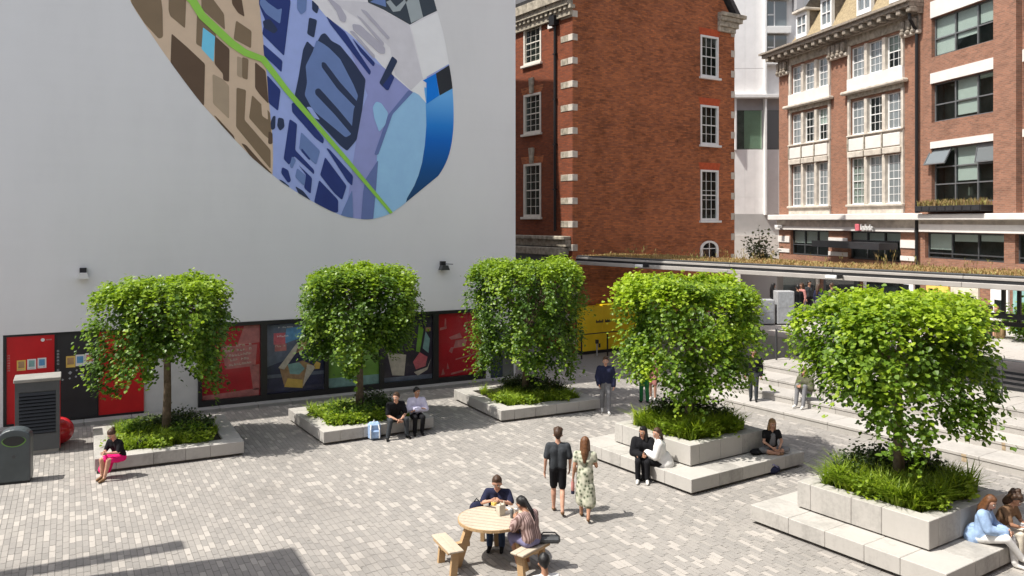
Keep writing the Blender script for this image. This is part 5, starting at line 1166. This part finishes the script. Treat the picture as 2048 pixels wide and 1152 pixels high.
def cap_mesh(mb, a, b, ra, rb, n=12):
    a, b = Vector(a), Vector(b); d = b - a; L = d.length
    if L < 1e-5: d = Vector((0, 0, 1)); b = a + d * .001
    t = d.normalized(); pts, rr = [], []
    for k in range(4): an = math.pi / 2 * (1 - k / 4); pts.append(a - t * ra * math.sin(an)); rr.append(max(.002, ra * math.cos(an)))
    pts.append(a); rr.append(ra); pts.append(b); rr.append(rb)
    for k in range(1, 5): an = math.pi / 2 * k / 4; pts.append(b + t * rb * math.sin(an)); rr.append(max(.002, rb * math.cos(an)))
    mb.tube(pts, rr, n)
def remesh(caps, voxel, smooth=4, name='body'):
    mb = MB()
    for c in caps: cap_mesh(mb, c[0], c[1], c[2], c[3])
    me = mb.mesh('tmp', [], fix=True); o = bpy.data.objects.new('tmp', me); COL.objects.link(o)
    r_ = o.modifiers.new('r', 'REMESH'); r_.mode = 'VOXEL'; r_.voxel_size = voxel; r_.use_smooth_shade = True
    s_ = o.modifiers.new('s', 'SMOOTH'); s_.iterations = smooth; s_.factor = .5
    dg = DG(); dg.update(); out = bpy.data.meshes.new_from_object(o.evaluated_get(dg)); out.name = name
    bpy.data.objects.remove(o); bpy.data.meshes.remove(me); return out
def regions(me, caps, order):
    nf = len(me.polygons); c = np.zeros(nf * 3); me.polygons.foreach_get('center', c); c = c.reshape(-1, 3); best = np.full(nf, 1e9); idx = np.zeros(nf, int)
    for cp in caps:
        a, b = np.array(cp[0]), np.array(cp[1]); d = b - a; L2 = max(1e-9, d @ d); t = np.clip(((c - a) @ d) / L2, 0, 1)
        dist = np.linalg.norm(c - (a + t[:, None] * d), axis=1) - (cp[2] + (cp[3] - cp[2]) * t); k = dist < best; best[k] = dist[k]; idx[k] = order.index(cp[4])
    me.polygons.foreach_set('material_index', idx.astype(np.int32)); me.polygons.foreach_set('use_smooth', [True] * nf)
def V(*a): return Vector(a)
def pose(kind, seat=.36, **k):
    J = {}
    if kind == 'stand':
        st = k.get('stride', .12)
        J.update(P=V(0, 0, .96), C=V(0, .01, 1.43), H=V(0, .03, 1.615), SL=V(-.18, 0, 1.385), SR=V(.18, 0, 1.385), EL=V(-.235, -.03, 1.11), ER=V(.235, -.03, 1.11), WL=V(-.245, .06, .87), WR=V(.245, .06, .87),
                 HL=V(-.085, 0, .92), HR=V(.085, 0, .92), KL=V(-.09, st * .6 + .03, .49), KR=V(.09, -st * .35 + .03, .49), AL=V(-.09, st, .085), AR=V(.09, -st, .09 + .06 * (st > .1)), TL=V(-.10, st + .17, .035), TR=V(.10, -st + .16, .035))
    elif kind == 'sit':
        s = seat; J.update(P=V(0, .02, s + .11), C=V(0, .10, s + .57), H=V(0, .15, s + .75), SL=V(-.175, .09, s + .53), SR=V(.175, .09, s + .53), EL=V(-.225, .13, s + .28), ER=V(.225, .13, s + .28), WL=V(-.09, .33, s + .22), WR=V(.09, .33, s + .22),
                 HL=V(-.09, .03, s + .085), HR=V(.09, .03, s + .085), KL=V(-.11, .45, s + .12), KR=V(.11, .45, s + .12), AL=V(-.11, .43, .085), AR=V(.11, .43, .085), TL=V(-.12, .60, .035), TR=V(.12, .60, .035))
    else:
        s = seat; J.update(P=V(0, 0, s + .10), C=V(0, .07, s + .56), H=V(0, .12, s + .74), SL=V(-.175, .06, s + .52), SR=V(.175, .06, s + .52), EL=V(-.24, .14, s + .30), ER=V(.24, .14, s + .30), WL=V(-.10, .33, s + .20), WR=V(.10, .33, s + .20),
                 HL=V(-.09, .02, s + .085), HR=V(.09, .02, s + .085), KL=V(-.34, .24, s + .12), KR=V(.34, .24, s + .12), AL=V(.05, .30, s + .055), AR=V(-.05, .36, s + .055), TL=V(.17, .30, s + .04), TR=V(-.17, .36, s + .04))
    for q, v in k.items():
        if q in J or q == 'HD': J[q] = V(*v)
    J.setdefault('HD', V(0, 1, -.12)); return J
def hand(mb, w, dirn, pn, side):
    """palm, four unequal bent fingers and a thumb; pn = palm normal, side = +1/-1 for the thumb side"""
    d = dirn.normalized(); pn = (pn - d * pn.dot(d)).normalized(); l = d.cross(pn) * side
    def seg(a, b, ra, rb): mb.tube([a, a.lerp(b, .5), b], [ra, (ra + rb) / 2, rb], 6)
    o = len(mb.v); c0, c1 = w, w + d * .085
    for c, hw_, th in ((c0, .024, .016), (c0 + d * .04, .038, .015), (c1, .040, .011)):
        mb.v += [tuple(c + l * hw_ + pn * th), tuple(c - l * hw_ + pn * th), tuple(c - l * hw_ - pn * th), tuple(c + l * hw_ - pn * th)]
    for k in range(2):
        for j in range(4): mb.f.append((o + k * 4 + j, o + k * 4 + (j + 1) % 4, o + k * 4 + 4 + (j + 1) % 4, o + k * 4 + 4 + j)); mb.m.append(0)
    mb.f += [(o, o + 1, o + 2, o + 3), (o + 8, o + 11, o + 10, o + 9)]; mb.m += [0, 0]
    for k, L in enumerate((.068, .078, .072, .055)):
        b = c1 + l * (.030 - .020 * k); m1 = b + d * L * .5 + pn * .010; m2 = m1 + d * L * .38 + pn * .024; seg(b - d * .01, m1, .0095, .0088); seg(m1, m2, .0088, .007)
    tb_ = c0 + d * .025 + l * .034; m1 = tb_ + d * .032 + l * .026 + pn * .01; seg(tb_ - l * .008, m1, .0115, .010); seg(m1, m1 + d * .03 + pn * .012 + l * .004, .010, .008)
def person(label, loc, facing, J, skin='fair', hair='brown', hstyle='short', top='black', sleeve=.5, bottom='black', leg=2.0, shoe='shoeb', scale=1.0, extra=(), vox=.0165, group=None, coat=0.0, fem=False, neck='skin'):
    o = thing('person', label, 'person', tuple(loc), math.atan2(-facing.x, facing.y), group)
    H, C, P = J['H'], J['C'], J['P']; hd = J['HD'].normalized(); side = hd.cross(V(0, 0, 1)).normalized(); up_ = side.cross(hd).normalized(); ax = (C - P).normalized()
    L = (J['SR'] - J['SL']).normalized(); sw = .9 if fem else 1.0
    caps = [(H + up_ * .034 - hd * .012, H - up_ * .045 + hd * .012, .089, .060, 'skin'), (H + up_ * .03 - hd * .03, H + up_ * .02, .086, .086, 'skin'), (H + hd * .088 - up_ * .008, H + hd * .098 - up_ * .030, .011, .016, 'skin'), (H - up_ * .075 + hd * .045, H - up_ * .078 + hd * .055, .030, .026, 'skin'),
            (H + side * .084 - up_ * .01, H + side * .087 - up_ * .03, .018, .015, 'skin'), (H - side * .084 - up_ * .01, H - side * .087 - up_ * .03, .018, .015, 'skin'), (C - ax * .02, H - up_ * .06 - hd * .02, .056, .050, neck)]
    tw = .012 + coat; fwd = ax.cross(L) * -1
    for s in (-1, 1):
        caps += [(P + L * s * .072 + ax * .05, P.lerp(C, .45) + L * s * .068 * sw, .102 + tw * .6, .094 * sw + tw, 'top'), (P.lerp(C, .45) + L * s * .068 * sw, C - ax * .13 + L * s * .088 * sw, .094 * sw + tw, .103 + tw, 'top'),
                 (C - ax * .045 + L * s * .05, (J['SL'] if s < 0 else J['SR']), .070 + tw * .6, .060 + tw * .7, 'top')]
        if fem: caps.append((C - ax * .17 + L * s * .06 + fwd * .07, C - ax * .175 + L * s * .06 + fwd * .08, .062, .058, 'top'))
        S_, E_, W_ = (J['SL'], J['EL'], J['WL']) if s < 0 else (J['SR'], J['ER'], J['WR'])
        f1 = min(1.0, sleeve)
        if f1 > 0: caps.append((S_, S_.lerp(E_, f1), .058 + tw, .047 + tw, 'top'))
        if f1 < 1: caps.append((S_.lerp(E_, f1), E_, .042, .037, 'skin'))
        f2 = max(0.0, min(1.0, sleeve - 1))
        if f2 > 0: caps.append((E_, E_.lerp(W_, f2), .044 + tw, .034 + tw, 'top'))
        if f2 < 1: caps.append((E_.lerp(W_, f2), W_, .038 - .008 * f2, .026, 'skin'))
        Hp, K, A, T = (J['HL'], J['KL'], J['AL'], J['TL']) if s < 0 else (J['HR'], J['KR'], J['AR'], J['TR'])
        caps.append((P + L * s * .05 - ax * .0, Hp, .108, .100, 'bottom')); bw = .012
        l1 = min(1.0, leg)
        if l1 > 0: caps.append((Hp, Hp.lerp(K, l1), .088 + bw, .062 + bw * (1.6 if l1 < 1 else 1), 'bottom'))
        if l1 < 1: caps.append((Hp.lerp(K, l1), K, .064, .054, 'skin'))
        l2 = max(0.0, min(1.0, leg - 1))
        if l2 > 0: caps.append((K, K.lerp(A, l2 * .96), .060 + bw, .048 + bw, 'bottom'))
        if l2 < 1:
            m_ = K.lerp(A, max(l2, .3)); back = (A - K).normalized().cross(L) * .012
            if l2 <= .3: caps.append((K.lerp(A, l2), m_ + back, .053, .056, 'skin'))
            caps.append((m_ + back, A, .054, .036, 'skin'))
        caps += [(A - V(0, 0, .03), T, .043, .034, 'shoe'), (A - V(0, 0, .01), A, .040, .040, 'shoe' if shoe not in ('sandal',) else 'skin')]
    caps += [c for c in extra if c[4] != 'hair']
    order = ['skin', 'top', 'bottom', 'shoe', 'extra']; me = remesh(caps, vox); regions(me, caps, order)
    mats = [SKIN[skin], CL[top], CL[bottom], CL[shoe], CL[J.get('xm', 'pink')], EYE, IRIS, LIP]
    hb = MB()
    for s in (-1, 1):
        E_, W_ = (J['EL'], J['WL']) if s < 0 else (J['ER'], J['WR']); d_ = (W_ - E_).normalized()
        hand(hb, W_ + d_ * .012, d_, J.get('PN', V(-s * 1.0, .35, -.2)) if not isinstance(J.get('PN'), tuple) else V(*J['PN']), s)
    for s in (-1, 1):
        e = H + hd * .081 + side * s * .034 + up_ * .008; hb.ball(tuple(e), .013, 8, 5); hb.ball(tuple(e + hd * .009), .0075, 6, 6)
        hb.tube([e + up_ * .022 - side * s * .018, e + up_ * .026 + hd * .004, e + up_ * .020 + side * s * .018 - hd * .006], .005, 5, 6)
    hb.tube([H + hd * .083 - up_ * .062 - side * .022, H + hd * .092 - up_ * .060, H + hd * .083 - up_ * .062 + side * .022], .006, 5, 7)
    b = bmesh.new(); b.from_mesh(me); nb = len(b.faces); vs_ = [b.verts.new(p) for p in hb.v]
    for fc, mi in zip(hb.f, hb.m):
        try: fa = b.faces.new([vs_[i] for i in fc]); fa.material_index = mi; fa.smooth = True
        except ValueError: pass
    b.to_mesh(me); b.free()
    for m_ in mats: me.materials.append(m_)
    put('body', me, o)
    hc = [(H + up_ * .050 - hd * .026, H + up_ * .030 - hd * .034, .096, .094, 'h')]
    if hstyle == 'short': hc += [(H + up_ * .10 + hd * .02, H + up_ * .105 - hd * .05, .045, .05, 'h'), (H - hd * .055 - up_ * .02, H - hd * .06 - up_ * .045, .062, .045, 'h'), (H + side * .06 + up_ * .05, H + side * .075 - up_ * .005, .034, .018, 'h'), (H - side * .06 + up_ * .05, H - side * .075 - up_ * .005, .034, .018, 'h')]
    elif hstyle == 'quiff': hc += [(H + up_ * .115 + hd * .04, H + up_ * .12 - hd * .04, .05, .05, 'h'), (H - hd * .055 - up_ * .02, H - hd * .06 - up_ * .045, .06, .042, 'h'), (H + side * .05 + up_ * .10, H - side * .05 + up_ * .105, .055, .05, 'h')]
    elif hstyle == 'long':
        hc += [(H - hd * .055, H - hd * .085 - up_ * .20, .082, .085, 'h'), (H - hd * .085 - up_ * .18, H - hd * .095 - up_ * .36, .085, .05, 'h'), (H + side * .07 + up_ * .04 - hd * .01, H + side * .085 - up_ * .20 - hd * .0, .035, .034, 'h'), (H - side * .07 + up_ * .04 - hd * .01, H - side * .085 - up_ * .20 - hd * .0, .035, .034, 'h'), (H + up_ * .09 + hd * .03, H + up_ * .10 - hd * .04, .05, .05, 'h')]
    elif hstyle == 'pony': hc += [(H - hd * .10 + up_ * .05, H - hd * .15 - up_ * .16, .045, .035, 'h'), (H - hd * .15 - up_ * .16, H - hd * .13 - up_ * .34, .036, .015, 'h'), (H - hd * .05 - up_ * .01, H - hd * .06 - up_ * .03, .065, .05, 'h'), (H + up_ * .09 + hd * .03, H + up_ * .10 - hd * .04, .045, .05, 'h')]
    elif hstyle == 'bun': hc += [(H - hd * .11 + up_ * .08, H - hd * .12 + up_ * .07, .05, .05, 'h'), (H - hd * .05 - up_ * .01, H - hd * .06 - up_ * .03, .065, .05, 'h')]
    elif hstyle == 'curly':
        q = random.Random(3)
        for k in range(16): a = Vector((q.gauss(0, 1), q.gauss(0, 1), q.gauss(0, 1))).normalized() * .09; p_ = H + up_ * .06 - hd * .045 + a; hc.append((p_, p_ + V(.001, 0, 0), .05, .05, 'h'))
        hc += [(H - hd * .07, H - hd * .09 - up_ * .16, .09, .08, 'h')]
    hme = remesh(hc, .015, 3, 'hair'); hme.materials.append(HAIR[hair]); put('hair', hme, o)
    o.scale = (scale,) * 3
    return o
def face_px(r, d): return dirv(r, d)

# --- walkers
fx = face_px(.06, 1)
person('man in a grey t-shirt and black shorts walking away, seen from behind', G(1116, 1028), fx, pose('stand', stride=.17, EL=(-.25, -.05, 1.12), WL=(-.27, .02, .86), ER=(.25, -.03, 1.12), WR=(.24, .10, .90), HD=(0, 1, -.05), AR=(.09, -.20, .13), TR=(.10, -.07, .03), KR=(.09, .02, .50)), 'fair', 'brown', 'quiff', 'char', .72, 'black', .82, 'sandal', 1.0, coat=.012)
J = pose('stand', stride=.2, EL=(-.22, -.06, 1.12), WL=(-.25, -.02, .87), ER=(.24, .0, 1.14), WR=(.16, .22, 1.22), HD=(0, 1, -.05), KR=(.09, .0, .50), AR=(.08, -.22, .12), TR=(.08, -.09, .03)); J['xm'] = 'floral'
person('woman with long brown hair in a floral dress walking away, bottle in her hand', G(1170, 1040), face_px(.15, 1), J, 'tan', 'auburn', 'long', 'floral', .45, 'floral', .9, 'sandal', .95, fem=True,
       extra=[(V(0, 0, 1.0), V(0, .02, .62), .15, .19, 'extra'), (V(-.05, .02, .7), V(-.06, .04, .42), .15, .15, 'extra'), (V(.06, -.02, .7), V(.09, -.06, .40), .15, .15, 'extra')])
wrist = Vector((-.25 * .97, -.02 * .97, .80)); wrist.rotate(Matrix.Rotation(math.atan2(-face_px(.15, 1).x, face_px(.15, 1).y), 3, 'Z')); bl = G(1170, 1040) + wrist
o = thing('drink_bottle', 'slim pinkish bottle with a dark cap, held by the woman in the floral dress', 'bottle', (bl.x, bl.y, bl.z - .28)); MB().lathe([(.032, .06), (.036, .08), (.036, .22), (.02, .27), (.02, .30)], 10).build('bottle', CL['rose'], o, smooth=True); MB().lathe([(.034, 0), (.036, .01), (.036, .059)], 10).build('cap', CL['navy'], o)
person('man in a dark jacket and grey trousers walking forward past the third planter', G(1211, 826), face_px(-.03, -1), pose('stand', stride=.15, EL=(-.25, .0, 1.12), ER=(.25, .0, 1.12), WR=(.22, .16, .93)), 'fair', 'brown', 'short', 'navy', 2, 'grey', 2, 'shoew', 1.0, coat=.03)

# --- at the table
def seat_at(a, rr=.87):
    c_, s_ = math.cos(a) * rr, math.sin(a) * rr; p = Vector(tloc(c_, s_, 0)); f_ = Vector((tc.x, tc.y, 0)) - p; f_.z = 0; return p, f_.normalized()
p, f_ = seat_at(TA[2], .86)
person('man in a navy polo shirt eating at the picnic table', p, f_, pose('sit', .455, P=(0, .0, .565), C=(0, .16, 1.0), H=(0, .25, 1.16), SL=(-.18, .15, .96), SR=(.18, .15, .96), EL=(-.27, .27, .80), ER=(.27, .27, .80), WL=(-.07, .43, .90), WR=(.07, .43, .90), HD=(0, 1, -.5), PN=(0, .4, 1)), 'fair', 'brown', 'short', 'navy', .8, 'darkjean', 2, 'shoeb', 1.0, coat=.01)
sp_ = Vector(tloc(math.cos(TA[2]) * .36, math.sin(TA[2]) * .36, .90)); o = thing('sandwich', 'wrapped sandwich held in the hands of the man in the navy polo shirt', 'food', tuple(sp_), .3); MB().ball((0, 0, .0), .05, 10, 0, (1.5, .8, .8)).build('bread', M['tan_print'], o, smooth=True); MB().cbox(-.07, .0, -.045, .045, -.05, .01, .01).build('wrapper', M['yellow_print'], o)
p, f_ = seat_at(TA[1], .86); f2_ = (f_ + face_px(-.2, .3)).normalized()
person('woman in a striped pink-brown top with a dark ponytail at the picnic table', p, f2_, pose('sit', .455, P=(0, .0, .565), C=(0, .14, .99), H=(-.02, .25, 1.13), SL=(-.16, .13, .95), SR=(.16, .13, .95), EL=(-.22, .25, .76), ER=(.22, .2, .74), WL=(-.06, .38, .86), WR=(.08, .40, .74), HD=(-.15, 1, -.6), AL=(-.08, .28, .085), AR=(.1, .2, .085), TL=(-.08, .44, .04), TR=(.1, .36, .04), KL=(-.11, .42, .56), KR=(.13, .43, .56)), 'tan', 'black', 'pony', 'stripe', 1.6, 'mauve', 1.3, 'shoew', .98, fem=True, coat=.02)
bb = Vector(tloc(math.cos(TA[1]) * .95 + .22, math.sin(TA[1]) * .95 + .2, .46)); o = thing('shoulder_bag', 'dark grey shoulder bag lying on the bench behind the woman at the table', 'bag', tuple(bb), -.5)
MB().cbox(-.19, .19, -.1, .1, 0, .11, .035).build('bag', M['dark_metal'], o); MB().tube([(-.17, 0, .1), (-.1, .02, .16), (.1, .02, .16), (.17, 0, .1)], .012, 6).build('strap', M['steel'], o)
bb = Vector(tloc(math.cos(TA[2]) * .9 - .42, math.sin(TA[2]) * .9 + .05, .456)); o = thing('bag', 'dark bag on the bench beside the man in the navy polo shirt', 'bag', tuple(bb), -.3); MB().ball((0, 0, .13), .14, 12, 0, (1.0, .7, .95)).build('bag', CL['navy'], o, smooth=True); MB().tube([(-.06, 0, .24), (0, 0, .31), (.06, 0, .24)], .012, 6).build('handle', CL['black'], o)
p = rd(.52, 12.5); person('black-haired person at the bottom edge of the picture, mostly outside the frame', p, face_px(-.3, 1), pose('cross', .02, HD=(0, 1, -.4)), 'tan', 'black', 'short', 'white', 1.5, 'darkjean', 2, 'shoew', 1.0)

# --- on the planters
fn = dirv(.47, -.88); f_ = dirv(-.35, -.95)
J = pose('sit', .37, H=(.0, .27, 1.05), C=(0, .17, .90), SL=(-.155, .17, .86), SR=(.155, .17, .86), EL=(-.2, .26, .64), ER=(.2, .26, .64), WL=(-.07, .44, .66), WR=(.07, .44, .66), HD=(-.1, 1, -.9), KL=(-.10, .46, .50), KR=(.14, .44, .49), AL=(-.02, .50, .085), AR=(.16, .40, .085), TL=(-.03, .66, .03), TR=(.15, .56, .03), PN=(0, .4, 1)); J['xm'] = 'pink'
person('woman in a black top and hot pink skirt bent over something in her hands', (lambda v: (v.x, v.y, 0))(G(241, 920, .36)), f_, J, 'fair', 'brown', 'bun', 'black', .8, 'pink', .8, 'sandal', .97, fem=True,
       extra=[(V(.02, .05, .46), V(.04, .32, .50), .14, .12, 'extra'), (V(.14, .16, .45), V(.20, .24, .20), .10, .12, 'extra'), (V(.17, .30, .42), V(.2, .36, .22), .07, .09, 'extra')])
hb_ = thing('handbag', 'small black bag on the rim of the planter beside the woman in the pink skirt', 'bag', tuple(G(285, 893, .37)), .4); MB().cbox(-.13, .13, -.07, .07, 0, .16, .03).build('bag', CL['black'], hb_); MB().tube([(-.1, 0, .15), (0, 0, .26), (.1, 0, .15)], .01, 6).build('handle', CL['black'], hb_)
f_ = dirv(.45, -.89)
pm2 = rd(-3.32, 23.02)
person('man in a black t-shirt leaning forward with joined hands on the planter', pm2, f_, pose('sit', .37, H=(.03, .34, 1.08), C=(0, .24, .93), SL=(-.185, .22, .88), SR=(.185, .22, .88), EL=(-.25, .30, .62), ER=(.25, .30, .62), WL=(-.05, .50, .52), WR=(.05, .50, .52), HD=(.75, .7, -.1), KL=(-.22, .45, .50), KR=(.22, .45, .50), AL=(-.24, .44, .085), AR=(.30, .46, .085), TL=(-.28, .60, .035), TR=(.36, .61, .035)), 'fair', 'brown', 'short', 'black', .8, 'char', 2, 'shoeb', 1.03, coat=.012)
pm3 = rd(-2.72, 23.42)
person('man in a pale lilac shirt with folded arms on the planter', pm3, dirv(.3, -.95), pose('sit', .37, P=(0, .02, .48), C=(0, .05, .95), H=(-.01, .08, 1.13), SL=(-.185, .04, .90), SR=(.185, .04, .90), EL=(-.26, .17, .66), ER=(.26, .17, .66), WL=(.06, .27, .66), WR=(-.06, .25, .70), HD=(-.45, .9, -.1), AL=(-.09, .38, .085), AR=(.12, .40, .085), TL=(-.1, .55, .035), TR=(.14, .57, .035)), 'tan', 'black', 'short', 'lilac', 2, 'black', 2, 'shoeb', 1.0, coat=.014)
bkp = rd(-3.78, 22.62); o = thing('backpack', 'light blue backpack standing on the ground against the planter', 'backpack', (bkp.x, bkp.y, 0), -.2)
MB().cbox(-.17, .17, -.13, .13, .0, .46, .06).build('bag', CL['jean'], o); MB().cbox(-.13, .13, -.20, -.131, .05, .27, .03).build('pocket', CL['jean'], o); MB().tube([(-.04, .0, .45), (0, .0, .52), (.04, .0, .45)], .014, 6).build('handle', CL['white'], o)
for s in (-1, 1): MB().tube([(s * .1, -.14, .42), (s * .12, -.205, .3), (s * .12, -.205, .06)], .018, 6).build('strap', CL['white'], o)
f_ = dirv(-.826, -.5635)
base4 = plist[3][1]
def on4(a_in, along, c=base4, w=1.95):       # on the left side of a two-tier planter: inwards from the edge, along it (positive away)
    return c + dirv(-.826, -.5635) * (w - a_in) + dirv(-.5635, .826) * along
def on4r(a_in, along, c=base4, w=1.95): return c + dirv(.5635, -.826) * (w - a_in) + dirv(.826, .5635) * along
person('woman in a black coat with long dark hair on the two-tier planter', (lambda v: (v.x, v.y, 0))(G(1286, 922, .38)), (f_ + dirv(.35, -.5)).normalized(), pose('sit', .36, HD=(.55, .85, -.1), WL=(-.02, .30, .60), WR=(.05, .33, .62), EL=(-.24, .16, .62), ER=(.23, .14, .62)), 'tan', 'black', 'long', 'black', 2, 'black', 2, 'shoew', .98, fem=True, coat=.035)
person('woman in a white coat and black trousers turned to her companion on the two-tier planter', (lambda v: (v.x, v.y, 0))(G(1326, 929, .38)), (f_ + dirv(-.3, .45)).normalized(), pose('sit', .36, HD=(-.6, .8, -.1), WL=(-.05, .36, .66), WR=(.02, .32, .60), EL=(-.22, .17, .62), ER=(.23, .14, .60)), 'fair', 'brown', 'pony', 'white', 2, 'black', 2, 'shoeb', .98, fem=True, coat=.035,
       extra=[(V(0, -.02, .55), V(0, -.05, .42), .18, .21, 'top')])
p = on4(.25, .1); o = thing('paper_scrap', 'small pile of grey wrappers on the two-tier planter beside the woman in black', 'litter', (p.x, p.y, .362), .6); MB().ball((0, 0, .03), .07, 8, 0, (1.4, .8, .4)).ball((.1, .04, .025), .05, 8, 0, (1.2, .8, .5)).build('paper', M['grey_print'], o)
p = G(1541, 902, .37); p.z = 0; person('fair-haired woman sitting cross-legged on the right end of the two-tier planter', p + Vector((0, 0, .0)), dirv(.1, -1), pose('cross', .37, HD=(-.05, 1, -.25)), 'fair', 'fairhair', 'long', 'black', .5, 'grey', 1.25, 'sandal', .95, fem=True,
       extra=[(V(0, .115, .62), V(0, .14, .82), .075, .06, 'bottom')])
p = on4r(.50, .80); o = thing('jumper', 'dark folded jumper on the planter next to the cross-legged woman', 'clothing', (p.x, p.y, .362), .3); MB().ball((0, 0, .06), .17, 12, 0, (1.2, .8, .4)).ball((.13, .05, .05), .11, 10, 0, (1.1, .9, .45)).build('cloth', CL['black'], o, smooth=True)
p = G(1552, 950); o = thing('tote_bag', 'slumped navy bag on the ground beside the two-tier planter', 'bag', (p.x, p.y + .15, 0), -.3); MB().ball((0, 0, .10), .20, 12, 0, (1.15, .75, .55)).ball((-.12, .03, .12), .13, 10, 0, (1, .9, .8)).build('bag', CL['navy'], o, smooth=True); MB().tube([(-.1, -.05, .2), (0, -.12, .24), (.12, -.1, .16)], .014, 6).build('strap', CL['mauve'], o)
c5 = plist[4][1]; 
p = G(1957, 1078, .38); p.z = 0; J = pose('sit', .36, H=(.06, .20, 1.10), C=(0, .12, .93), HD=(.5, 1, -.5), EL=(-.2, .2, .66), ER=(.22, .18, .66), WL=(-.02, .42, .62), WR=(.08, .42, .62), KL=(-.06, .50, .50), KR=(.16, .46, .54), AL=(-.02, .56, .085), AR=(.02, .66, .22), TL=(.0, .74, .035), TR=(.05, .83, .18))
person('woman in a light denim jacket and white trousers on the right foreground planter', p, dirv(.80, -.60), J, 'fair', 'auburn', 'long', 'jean', 2, 'white', 2, 'shoew', .98, fem=True, coat=.03, extra=[(V(0, -.05, .50), V(0, -.06, .42), .17, .19, 'top')])
p = G(1992, 1062, .38); p.z = 0
person('curly-haired person in a brown top leaning over a paper on the right foreground planter', p, dirv(.62, -.78), pose('sit', .36, H=(0, .34, 1.04), C=(0, .24, .90), SL=(-.17, .22, .86), SR=(.17, .22, .86), EL=(-.22, .32, .62), ER=(.24, .34, .64), WL=(-.06, .48, .58), WR=(.1, .52, .60), HD=(.1, 1, -.7), PN=(0, .3, 1)), 'tan', 'brown', 'curly', 'brownc', .7, 'cream', 2, 'shoew', 1.0)
p = p + dirv(.62, -.78) * .52; o = thing('magazine', 'pale magazine on the lap of the curly-haired person', 'magazine', (p.x, p.y, .60), .5); MB().box(-.16, 0, -.11, .11, 0, .012).box(.002, .16, -.11, .11, 0, .012).build('pages', M['white_print'], o)

# --- on and beyond the steps
p = B(S0 + 1.18, 15.95, 2 * RISE); f_ = dirv(-.75, -.66)
person('person in an olive jacket sitting on the pale steps beside the fourth tree', p, f_, pose('sit', .10, KL=(-.12, .34, .44), KR=(.12, .34, .44), AL=(-.12, .44, -.13), AR=(.12, .44, -.13), TL=(-.13, .59, -.19), TR=(.13, .59, -.19), WL=(-.05, .36, .42), WR=(.08, .36, .42), EL=(-.24, .16, .36), ER=(.24, .16, .36)), 'fair', 'brown', 'long', 'olive', 2, 'grey', 2, 'shoew', 1.0, vox=.02, fem=True, coat=.03)
person('person in dark clothes standing behind the fourth tree, half hidden by its leaves', B(S0 + .45, 17.4, RISE), dirv(-.4, -1), pose('stand', stride=.05), 'tan', 'black', 'short', 'black', 2, 'char', 2, 'shoeb', .97, vox=.02, coat=.02)
person('person in green trousers standing behind the fourth planter, hidden by leaves', G(1289, 806), dirv(-.2, 1), pose('stand', stride=.06), 'tan', 'brown', 'long', 'black', 1, 'green', 2, 'shoeb', .97, vox=.02, fem=True)
person('person in a rose dress standing next to the one in green trousers', G(1306, 800), dirv(-.4, -1), pose('stand', stride=.06), 'fair', 'fairhair', 'long', 'rose', .5, 'rose', .8, 'shoew', .95, vox=.02, fem=True)
p = onu(1998, 676); o = thing('log_stool', 'tan barrel-shaped stool on the upper square', 'stool', tuple(p)); MB().lathe([(.20, 0), (.24, .15), (.24, .35), (.22, .42)], 14).build('stool', M['wood_leg'], o, smooth=True)
person('person in a white shirt with a navy backpack sitting on the upper square', p, dirv(-1, -.4), pose('sit', .42), 'fair', 'fairhair', 'short', 'white', .9, 'olive', 1.0, 'shoeb', .97, vox=.02, coat=.02)
bq = p - dirv(-1, -.4) * .24; o = thing('backpack', 'dark navy backpack worn by the person in the white shirt on the upper square', 'backpack', (bq.x, bq.y, ZU + .48), math.atan2(.4, 1)); MB().ball((0, 0, .22), .23, 12, 0, (.75, .85, 1.05)).build('bag', CL['navy'], o, smooth=True); MB().cbox(.1, .2, -.12, .12, .04, .26, .03).build('pocket', CL['navy'], o)
person('person in dark clothes sitting opposite the white-shirted person on the upper square', onu(1974, 672), dirv(1, -.1), pose('sit', .42), 'tan', 'black', 'short', 'black', 2, 'black', 2, 'shoeb', .97, vox=.02)
q_ = onu(1974, 672); o = thing('stool', 'dark stool under the person in dark clothes on the upper square', 'stool', tuple(q_)); MB().lathe([(.18, 0), (.18, .40), (.2, .42)], 12).build('stool', M['dark_metal'], o)
UP_ = [(1546, 38.5, 'black', 'char', 'dark-coated person standing between the two grey cabinets', 'black'), (1596, 37.5, 'black', 'navy', 'person in black under the canopy, right of the taller grey cabinet', 'black'), (1604, 38.6, 'rose', 'darkjean', 'person in a red top under the canopy, behind the one in black', 'brown'), (1618, 40.0, 'char', 'black', 'person in charcoal under the canopy in front of the cream shop', 'black'), (1637, 38.0, 'navy', 'grey', 'person in navy under the canopy, second from the right of the walkers', 'brown'), (1664, 38.5, 'olive', 'black', 'person in olive under the canopy, rightmost of the walkers', 'brown')]
for k, (px, d_, tp, bt, lab, hr) in enumerate(UP_): person(lab, rd((px - 1024) / FOC * d_, d_, ZU), dirv(math.cos(k * 1.7), math.sin(k * 1.7)), pose('stand', stride=.12), 'tan', hr, 'short' if k % 2 else 'long', tp, 2, bt, 2, 'shoeb', .98, vox=.024, group='people under the canopy')
